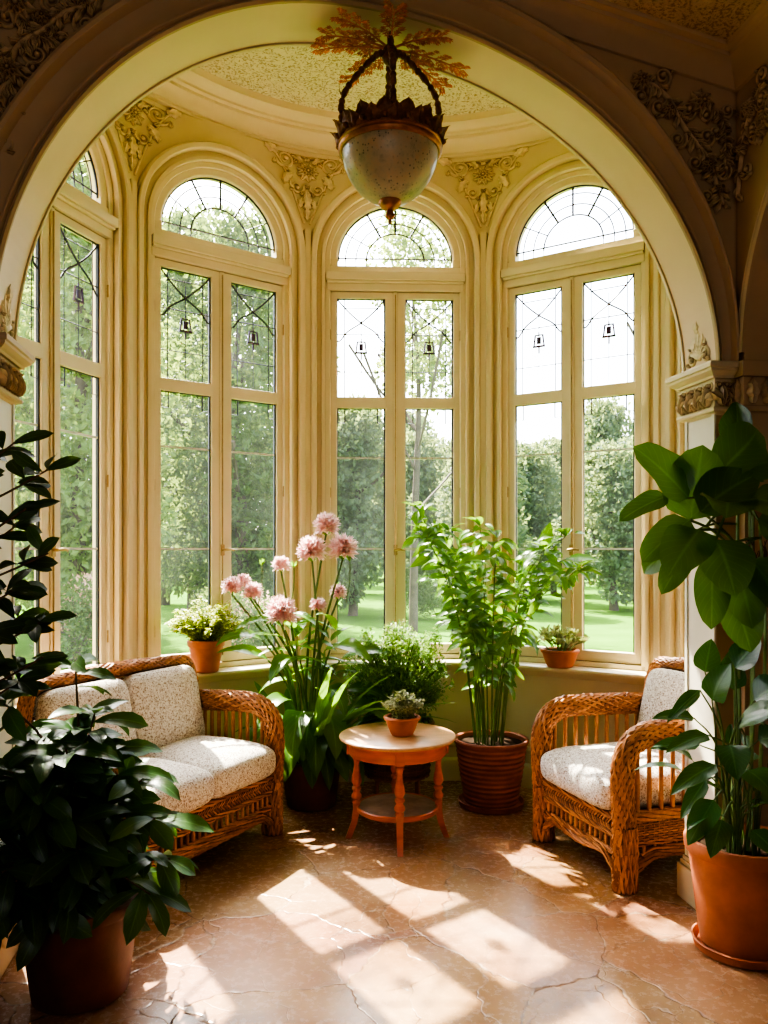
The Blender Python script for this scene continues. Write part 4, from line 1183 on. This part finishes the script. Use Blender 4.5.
def cushion(mb,c,w,d,h,e=.28,ev=.55,nu=56,nv=20,crown=.02,rot=None,seed=0):
    c=V(c); f=lambda x,p: math.copysign(abs(x)**p,x)
    def fn(a,b):
        om=TAU*a; et=PI*(b-.5)
        x=w/2*f(cos(et),ev)*f(cos(om),e); y=d/2*f(cos(et),ev)*f(sin(om),e); z=h/2*f(sin(et),ev*1.15)
        q=(1-(2*x/w)**2)*(1-(2*y/d)**2); z*= 1+crown/h*2*q
        z+= .004*sin(9*x+seed)*cos(11*y+seed*2)
        p=V((x,y,z)); 
        if rot is not None: p=rot@p
        return c+p
    mb.grid(fn,nu,nv,True)
def wicker_seat(name,label,cat,loc,rz,Wd,D,nseat,scallop):
    root=empty(name,loc,rz,label,cat); hw=Wd/2; hd=D/2; WK=M['wicker']; SZ=.335
    for s in (-1,1):
        x=s*(hw-.045)
        # front post sweeping over into the arm
        zt=.705
        path=spline([V((x,-hd+.045,0.0)),V((x,-hd+.040,.30)),V((x,-hd+.030,.53)),V((x,-hd+.055,.65)),V((x,-hd+.135,.715)),V((x,-hd+.26,.728)),V((x,hd-.16,.715)),V((x,hd-.03,.705))],10)
        mb=MB(); rope(mb,path,.050,.034,13,.0145,.55*s,.018,V((1,0,0))); rope(mb,path,.030,.018,6,.013,.5,.03,V((1,0,0)))
        # braid along the inside and outside edge
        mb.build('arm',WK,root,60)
        # lower front foot widening
        mb=MB(); rope(mb,[V((x,-hd+.045,.0)),V((x,-hd+.045,.12)),V((x,-hd+.045,.30))],.052,.046,14,.0135,.25*s,.03); mb.build('leg',WK,root,60)
        mb=MB(); rope(mb,[V((x,hd-.05,.0)),V((x,hd-.05,.2)),V((x,hd-.05,.70))],.034,.034,10,.012,.5*s,.03); mb.build('leg',WK,root,60)
        # arm spindles
        n=9
        for i in range(n):
            y=-hd+.115+(D-.25)*i/(n-1); mb=MB(); mb.tube([V((x,y,SZ-.03)),V((x,y,.47)),V((x,y,.715))],.0115,8); 
            mb.build('spindle',WK,root,60)
        # side rail + side apron
        mb=MB(); rope(mb,[V((x,-hd+.05,SZ)),V((x,hd-.05,SZ))],.02,.02,7,.011,1.2,.025)
        mpS=lambda a,b,h,x=x,s=s:V((x+s*(.012+h),-hd+.06+a,.215+b))
        weave(mb,mpS,D-.12,.105,24,9)
        for i in range(11):
            y=-hd+.09+(D-.17)*i/10; mb.tube([V((x,y,.145)),V((x,y,.215))],.0085,6)
        rope(mb,[V((x,-hd+.05,.212)),V((x,hd-.05,.212))],.012,.012,4,.008,2,.02)
        arcp=[V((x,-hd+.06+(D-.12)*t,.055+.095*min(1,math.sin(PI*t)*1.6)**.8)) for t in [i/24 for i in range(25)]]
        rope(mb,arcp,.016,.016,6,.009,1.5,.02); rope(mb,[p+V((0,0,.026)) for p in arcp[3:-3]],.010,.010,4,.008,1.8,.02)
        mb.build('side_panel',WK,root,60)
    # front apron
    iw=Wd-.16; mb=MB(); fy=-hd+.030
    mpF=lambda a,b,h:V((-iw/2+a,fy-h,.215+b))
    chevron(mb,lambda a,b,h:V((-iw/2+a,fy-h,.255+b)),iw,.068,int(iw/.022),2,.0062)
    mb.box((-iw/2,fy+.004,.25),(iw/2,fy+.014,.335))
    rope(mb,[V((-iw/2,fy,.335)),V((iw/2,fy,.335))],.014,.014,5,.010,2.2,.02)
    rope(mb,[V((-iw/2,fy,.248)),V((iw/2,fy,.248))],.011,.011,4,.008,2.5,.02)
    n=int(iw/.042)
    for i in range(n+1):
        x=-iw/2+iw*i/n; mb.tube([V((x,fy,.165)),V((x,fy,.205)),V((x,fy,.248))],[.008,.011,.008],6)
    rope(mb,[V((-iw/2,fy,.165)),V((iw/2,fy,.165))],.011,.011,4,.008,2.5,.02)
    dz=.10 if scallop else .075
    def ap(t): 
        e=min(1,math.sin(PI*t)*(1.9 if scallop else 3.2))**.7
        return .05+dz*e- (.0 if not scallop else .02*math.sin(PI*t)**6)
    arcp=[V((-iw/2-.02+(iw+.04)*t,fy,ap(t))) for t in [i/40 for i in range(41)]]
    rope(mb,arcp,.016,.014,6,.0095,1.6,.018,None)
    lo=[p+V((0,0,.026)) for p in arcp[4:-4]]; rope(mb,lo,.011,.010,4,.008,2,.018)
    for i in range(int(iw/.02)):
        t=(i+.5)/int(iw/.02); z=ap(t)+.02
        if z<.16: mb.tube([V((-iw/2+iw*t,fy+.004,z)),V((-iw/2+iw*t,fy+.004,.168))],.009,5)
    mb.build('front_apron',WK,root,60)
    # seat deck
    mb=MB(); mb.box((-hw+.06,-hd+.05,SZ-.035),(hw-.06,hd-.05,SZ-.005)); mb.build('seat_deck',M['wicker_dark'],root,0,bevel=.004)
    # back: arched frame and woven panel
    zt=.955; bl=.04
    def bk(x,z): return V((x,hd-.05+bl*(z-.33)/.6*.8,z))
    fp=[bk(-hw+.03,.30),bk(-hw+.03,.70),bk(-hw+.045,.86),bk(-hw+.10,zt-.015),bk(-hw*.5,zt),bk(0,zt+.012),bk(hw*.5,zt),bk(hw-.10,zt-.015),bk(hw-.045,.86),bk(hw-.03,.70),bk(hw-.03,.30)]
    mb=MB(); rope(mb,spline(fp,8),.028,.028,10,.0125,.9,.018); mb.build('back_frame',WK,root,60)
    mb=MB(); weave(mb,lambda a,b,h:bk(-hw+.05+a,.34+b)+V((0,h,0)),Wd-.10,.59,int((Wd-.1)/.035),34,.006,.0085); mb.build('back_panel',WK,root,60)
    # cushions
    cw=(Wd-.19)/nseat
    for i in range(nseat):
        x=-(Wd-.19)/2+cw*(i+.5); mb=MB(); cushion(mb,(x,-.058,.432),cw+.045,D-.035,.205,.26,.50,crown=.026,seed=i*1.7); cu=mb.build('seat_cushion',M['fabric'],root,180)
    for i in range(nseat):
        x=-(Wd-.17)/2+(Wd-.17)/nseat*(i+.5); mb=MB(); rot=Matrix.Rotation(rad(-13),3,'X')@Matrix.Rotation(rad(90),3,'X')
        cushion(mb,(x,hd-.10,.700),(Wd-.17)/nseat+.006,.47,.15,.30,.5,crown=.02,rot=rot,seed=i+4); mb.build('back_cushion',M['fabric'],root,180)
    return root
wicker_seat('wicker_sofa','honey-coloured wicker two-seat sofa with speckled cream cushions under the left windows','sofa',(-1.148,4.133,0),rad(63),1.25,.66,2,False)
wicker_seat('wicker_armchair','honey-coloured wicker armchair with one speckled cushion, beside the right pillar','armchair',(1.34,4.215,0),rad(-69.5),.80,.80,1,True)

# ------------------------------------------------------------------ pendant lamp
LP=V((.025,3.33,0)); LA=empty('pendant_lamp',(LP.x,LP.y,3.685),0,'ornate bronze pendant lamp with a mottled glass bowl hanging from the arch','lamp')
zo=-3.79
mb=MB(); mb.lathe([(0,3.150),(.04,3.152),(.09,3.170),(.135,3.205),(.170,3.255),(.192,3.305),(.200,3.345),(.203,3.37),(.196,3.37)],56,(0,0,zo)); mb.build('glass_bowl',M['globe'],LA,180)
mb=MB(); mb.lathe([(.196,3.352),(.207,3.350),(.214,3.356),(.216,3.366),(.210,3.374),(.216,3.380),(.214,3.392),(.204,3.398),(.194,3.39)],56,(0,0,zo)); mb.build('rim_band',M['copper'],LA,40)
mb=MB(); n=15
for k in range(n):   # crown of overlapping shell-like tongues
    a=TAU*k/n
    for (o,hh,ww,off) in ((0,.085,.052,.0),(.5,.060,.040,.010)):
        b=a+TAU*o/n; pts=9; c=V(((.204+off)*cos(b),(.204+off)*sin(b),3.385+zo)); t=V((-sin(b),cos(b),0)); ra=V((cos(b),sin(b),0)); vs=[];fs=[]
        for i in range(pts+1):
            f=i/pts; w=ww*(.62+.5*sin(PI*f*.8))*math.sqrt(max(0,1-f**4))*(1+.10*sin(f*22)); lean=-.004*f+.020*f**5
            for q in (-1,-.6,-.3,0,.3,.6,1): vs.append(c+t*(w*q)+ra*(lean+.014*(1-q*q)*(.4+f)+.004*cos(q*9))+V((0,0,hh*f-.016*q*q*f)))
        for i in range(pts):
            for q in range(6): fs.append((i*7+q,i*7+q+1,(i+1)*7+q+1,(i+1)*7+q))
        mb.add(vs,fs)
    mb.sphere(V((.222*cos(a),.222*sin(a),3.405+zo)),.012,8,6); mb.sphere(V((.214*cos(a),.214*sin(a),3.455+zo)),.010,8,6)
mb.lathe([(.200,3.39),(.212,3.396),(.208,3.41),(.212,3.425),(.204,3.44),(.196,3.42),(.2,3.39)],48,(0,0,zo)); mb.build('crown_band',M['bronze'],LA,60)
for k in range(4):
    a=rad(3)+TAU*k/4; mb=MB(); rr=[(.022,3.772),(.050,3.768),(.085,3.735),(.135,3.68),(.185,3.61),(.203,3.545),(.200,3.48),(.198,3.43),(.205,3.39)]
    pp=spline([V((r*cos(a),r*sin(a),z+zo)) for r,z in rr],6); mb.tube(pp,[.0105+.0035*sin(i*1.1) for i in range(len(pp))],8)
    for i in range(4,len(pp),3): mb.sphere(pp[i],.0145,8,5)
    for i in (10,26,40):
        d=V((cos(a),sin(a),0)); leaf(mb,pp[i],d*.7+V((0,0,.7)),d,.05,.025,.8,.3,5)
    mb.build('arm',M['bronze'],LA,60)
mb=MB(); mb.lathe([(0,3.80),(.022,3.80),(.030,3.785),(.024,3.768),(.034,3.755),(.026,3.735),(.012,3.725),(0,3.72)],20,(0,0,zo)); mb.tube([V((0,0,3.79+zo)),V((0,0,3.865+zo))],.012,8); mb.build('hanging_hook',M['bronze'],LA,60)
mb=MB(); mb.lathe([(r_*1.35,3.165+(z_-3.165)*1.15) for r_,z_ in ((0,3.075),(.006,3.077),(.006,3.092),(.012,3.095),(.016,3.105),(.012,3.115),(.010,3.124),(.024,3.132),(.034,3.146),(.036,3.160),(.030,3.172),(.0,3.18))],24,(0,0,zo)); mb.build('finial',M['copper'],LA,60)
# russet leaf sprays fanned out from the hook
mb=MB(); r=random.Random(6)
for (dx,dy,dz,L) in ((-.34,.04,.02,1),(-.22,-.16,.035,1),(.02,-.22,.035,1),(-.20,.20,-.03,.9),(.34,.06,-.05,1),(.24,-.10,-.005,.9),(.26,.18,-.06,.9),(-.30,-.05,.03,.7)):
    t=V((dx*.86,dy*.86,dz)); pp=spline([V((0,0,0)),t*.5+V((0,0,.012)),t],8); mb.tube(pp,[.0055-.003*i/16 for i in range(len(pp))],5)
    T=t.normalized(); S=T.cross(V((0,0,1))).normalized()
    for i in range(4,len(pp)):
        for s in (-1,1):
            q=pp[i]; d=(T*.8+S*s*.75+V((0,0,r.uniform(-.15,.15)))).normalized(); l=.068*(1-.45*i/len(pp))*r.uniform(.7,1.15)
            if i%3!=0:
                mb.tube([q,q+d*l*.8],.0022,4)
                for f in (.35,.6,.85,1.0):
                    for s2 in (-1,1): leaf_s(mb,q+d*l*f,(d+d.cross(V((0,0,1)))*s2*.8),V((0,0,1)),.021,.010,.3)
                leaf_s(mb,q+d*l,d,V((0,0,1)),.022,.009,.3)
mb.build('leaf_spray',M['coral'],LA,60)

# ------------------------------------------------------------------ garden
mb=MB(); mb.add([V((-90,5.9,-.5)),V((90,5.9,-.5)),V((90,150,-.5)),V((-90,150,-.5))],[(0,1,2,3)])
mb.add([V((-90,-40,-.5)),V((-4.5,-40,-.5)),V((-4.5,5.9,-.5)),V((-90,5.9,-.5))],[(0,1,2,3)])
mb.build('lawn',M['lawn'],None,0,kind='structure')
def crown_mesh(name,seed,mat,nb,nl,H,Rr,base,ls,sparse=0):
    r=random.Random(seed); mb=MB()
    for i in range(nb):
        z=r.random(); a=r.uniform(0,TAU); br=Rr*r.uniform(.24,.42)*(1-sparse*.35)
        pr_=(math.sin(PI*min(1,.16+z*.80)))**.55          # silhouette: full below, rounded above
        q=(Rr-br)*pr_*r.random()**.45
        c=V((q*cos(a),q*sin(a),base+br+(H-base-2*br)*z))
        for k in range(nl):
            e=sph(r); p=c+e*br*r.uniform(.7,1.0)
            dd=(e*.7+sph(r)*.8+V((0,0,-.2))).normalized(); leaf_s(mb,p,dd,sph(r),ls*r.uniform(.7,1.2),ls*r.uniform(.5,.75),.2)
    o=mb.build('crown',mat,None,0); me=o.data; bpy.data.objects.remove(o); return me
def trunk_mesh(seed,H,r0):
    r=random.Random(seed); mb=MB(); pp=spline([V((0,0,-.05)),V((r.uniform(-.1,.1),0,H*.3)),V((r.uniform(-.2,.2),r.uniform(-.2,.2),H*.6)),V((0,0,H*.85))],6)
    mb.tube(pp,[r0*(1-.75*i/(len(pp)-1)) for i in range(len(pp))],8)
    for i in range(7):
        b=pp[r.randint(6,len(pp)-3)]; d=sph(r); d.z=abs(d.z)+.4; mb.tube(spline([b,b+d*H*.12,b+d*H*.22+V((0,0,H*.03))],3),r0*.28,5)
    o=mb.build('trunk',M['trunk'],None,60); me=o.data; bpy.data.objects.remove(o); return me
CM={'near':crown_mesh('c1',1,M['tree1'],105,150,10.6,2.2,.5,.19),'far':crown_mesh('c2',2,M['tree2'],80,120,6.3,2.15,.25,.22),
    'pale':crown_mesh('c3',3,M['tree3'],95,150,10.8,2.2,.8,.18),'thin':crown_mesh('c4',4,M['tree3'],40,90,12.4,1.9,6.2,.17,.4),
    'shrub':crown_mesh('c5',5,M['tree1'],22,140,1.8,1.1,.05,.10),'pink':crown_mesh('c6',6,M['shrub_bloom'],14,50,1.85,1.05,.5,.08)}
TM={'near':trunk_mesh(1,9,.22),'far':trunk_mesh(2,5.5,.17),'pale':trunk_mesh(3,8.5,.2),'thin':trunk_mesh(4,11.5,.13)}
def tree(kind,x,y,s,rz,label,group,sz=1):
    o=empty('garden_tree',(x,y,-.5),rz,label,'tree',group); o.scale=(s,s,s*sz)
    for nm,me in (('crown',CM[kind]),('trunk',TM[kind])):
        c=bpy.data.objects.new(nm,me); COL.objects.link(c); c.parent=o
G1='leafy trees close outside the two left windows'; L1='leafy green garden tree close outside the left windows'
G2='trees in the far row across the lawn'; L2='misty green tree in the far row across the lawn'
for x,y,s,rz,sz,kd in ((-10.6,15.2,1,.3,.98,'near'),(-5.9,15.4,1,1.9,1.0,'pale'),(-8.3,20.2,1,4.0,1.1,'near'),(-3.7,20.4,1,3.1,1.02,'near'),(-13.0,20.4,1,5.0,1.05,'pale'),(-6.0,25.2,1.02,2.0,1.2,'near'),(-10.9,25.4,1.02,.9,1.2,'pale'),(-15.8,25.5,1.02,.5,1.2,'near'),(-3.6,30.4,1.02,.7,1.2,'near'),(-8.4,30.6,1.02,2.7,1.3,'near')):
    tree(kd,x,y,s,rz,L1,G1,sz)
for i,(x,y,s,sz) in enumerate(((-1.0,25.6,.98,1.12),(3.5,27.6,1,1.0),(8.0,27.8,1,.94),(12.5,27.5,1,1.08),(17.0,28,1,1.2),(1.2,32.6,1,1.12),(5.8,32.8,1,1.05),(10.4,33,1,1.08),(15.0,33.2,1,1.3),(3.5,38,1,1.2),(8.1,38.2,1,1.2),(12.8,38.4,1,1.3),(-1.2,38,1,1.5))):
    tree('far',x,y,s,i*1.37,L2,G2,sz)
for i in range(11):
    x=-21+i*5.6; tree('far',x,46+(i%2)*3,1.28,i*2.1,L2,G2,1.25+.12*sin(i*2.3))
tree('thin',8.6,21.8,1,1.0,'tall thin pale tree rising above the others beyond the right window','tall thin trees',1.02)
tree('thin',.75,20.6,.95,3.2,'slender pale tree whose crown shows in the centre fanlight','tall thin trees',.93)
def shrub(kind,x,y,s,label,cat='shrub',group=None):
    o=empty('garden_shrub',(x,y,-.5),rnd.uniform(0,6),label,cat,group); o.scale=(s,s,s)
    c=bpy.data.objects.new('foliage',CM['shrub']); COL.objects.link(c); c.parent=o
    if kind=='pink':
        c=bpy.data.objects.new('blossom',CM['pink']); COL.objects.link(c); c.parent=o
shrub('pink',-5.0,13.5,.95,'peach-blossomed shrub outside the far left window')
shrub('pink',-2.2,13.0,.8,'peach-blossomed shrub outside the second window from the left')
for x,y,s in ((-8.2,16.2,.9),(-3.0,16.0,.9),(-7.4,12.6,.7),(-10.6,11.6,.9),(1.2,24.2,.8)):
    shrub('green',x,y,s,'low green shrub at the edge of the lawn below the trees','shrub','low green garden shrubs')

# ------------------------------------------------------------------ light
sc_=bpy.context.scene
w=bpy.data.worlds.new('sky'); sc_.world=w; w.use_nodes=True; nt=w.node_tree; nt.nodes.clear()
sky=nt.nodes.new('ShaderNodeTexSky'); sky.sky_type='NISHITA'; sky.sun_disc=False; sky.sun_elevation=rad(50); sky.sun_rotation=rad(-32)
sky.air_density=1.0; sky.dust_density=4.0; sky.ozone_density=1.0; sky.altitude=0
hsv=nt.nodes.new('ShaderNodeHueSaturation'); hsv.inputs['Saturation'].default_value=.55
bg=nt.nodes.new('ShaderNodeBackground'); bg.inputs[1].default_value=.85
ow=nt.nodes.new('ShaderNodeOutputWorld'); nt.links.new(sky.outputs[0],hsv.inputs['Color']); nt.links.new(hsv.outputs[0],bg.inputs[0]); nt.links.new(bg.outputs[0],ow.inputs[0])
sd=V((.243,-.385,-.55)).normalized()
sl=bpy.data.lights.new('sun','SUN'); sl.energy=20; sl.angle=rad(.7); sl.color=(1,.92,.77)
so=bpy.data.objects.new('sun',sl); COL.objects.link(so); so.rotation_euler=sd.to_track_quat('-Z','Y').to_euler(); so.location=(-5,12,12)

al_=bpy.data.lights.new('room_fill','AREA'); al_.shape='RECTANGLE'; al_.size=3; al_.size_y=2; al_.energy=12; al_.color=(.95,.97,1)
ao=bpy.data.objects.new('room_fill',al_); COL.objects.link(ao); ao.location=(-.3,-1.6,2.3); ao.rotation_euler=(rad(80),0,0)
sc_.view_settings.view_transform='AgX'; sc_.view_settings.look='AgX - High Contrast'
sc_.view_settings.exposure=.9
sc_.cycles.use_denoising=True; sc_.cycles.use_adaptive_sampling=False
sc_.cycles.max_bounces=10; sc_.cycles.diffuse_bounces=6; sc_.cycles.transparent_max_bounces=16; sc_.cycles.transmission_bounces=6
sc_.cycles.sample_clamp_indirect=8; sc_.cycles.caustics_reflective=False; sc_.cycles.caustics_refractive=False
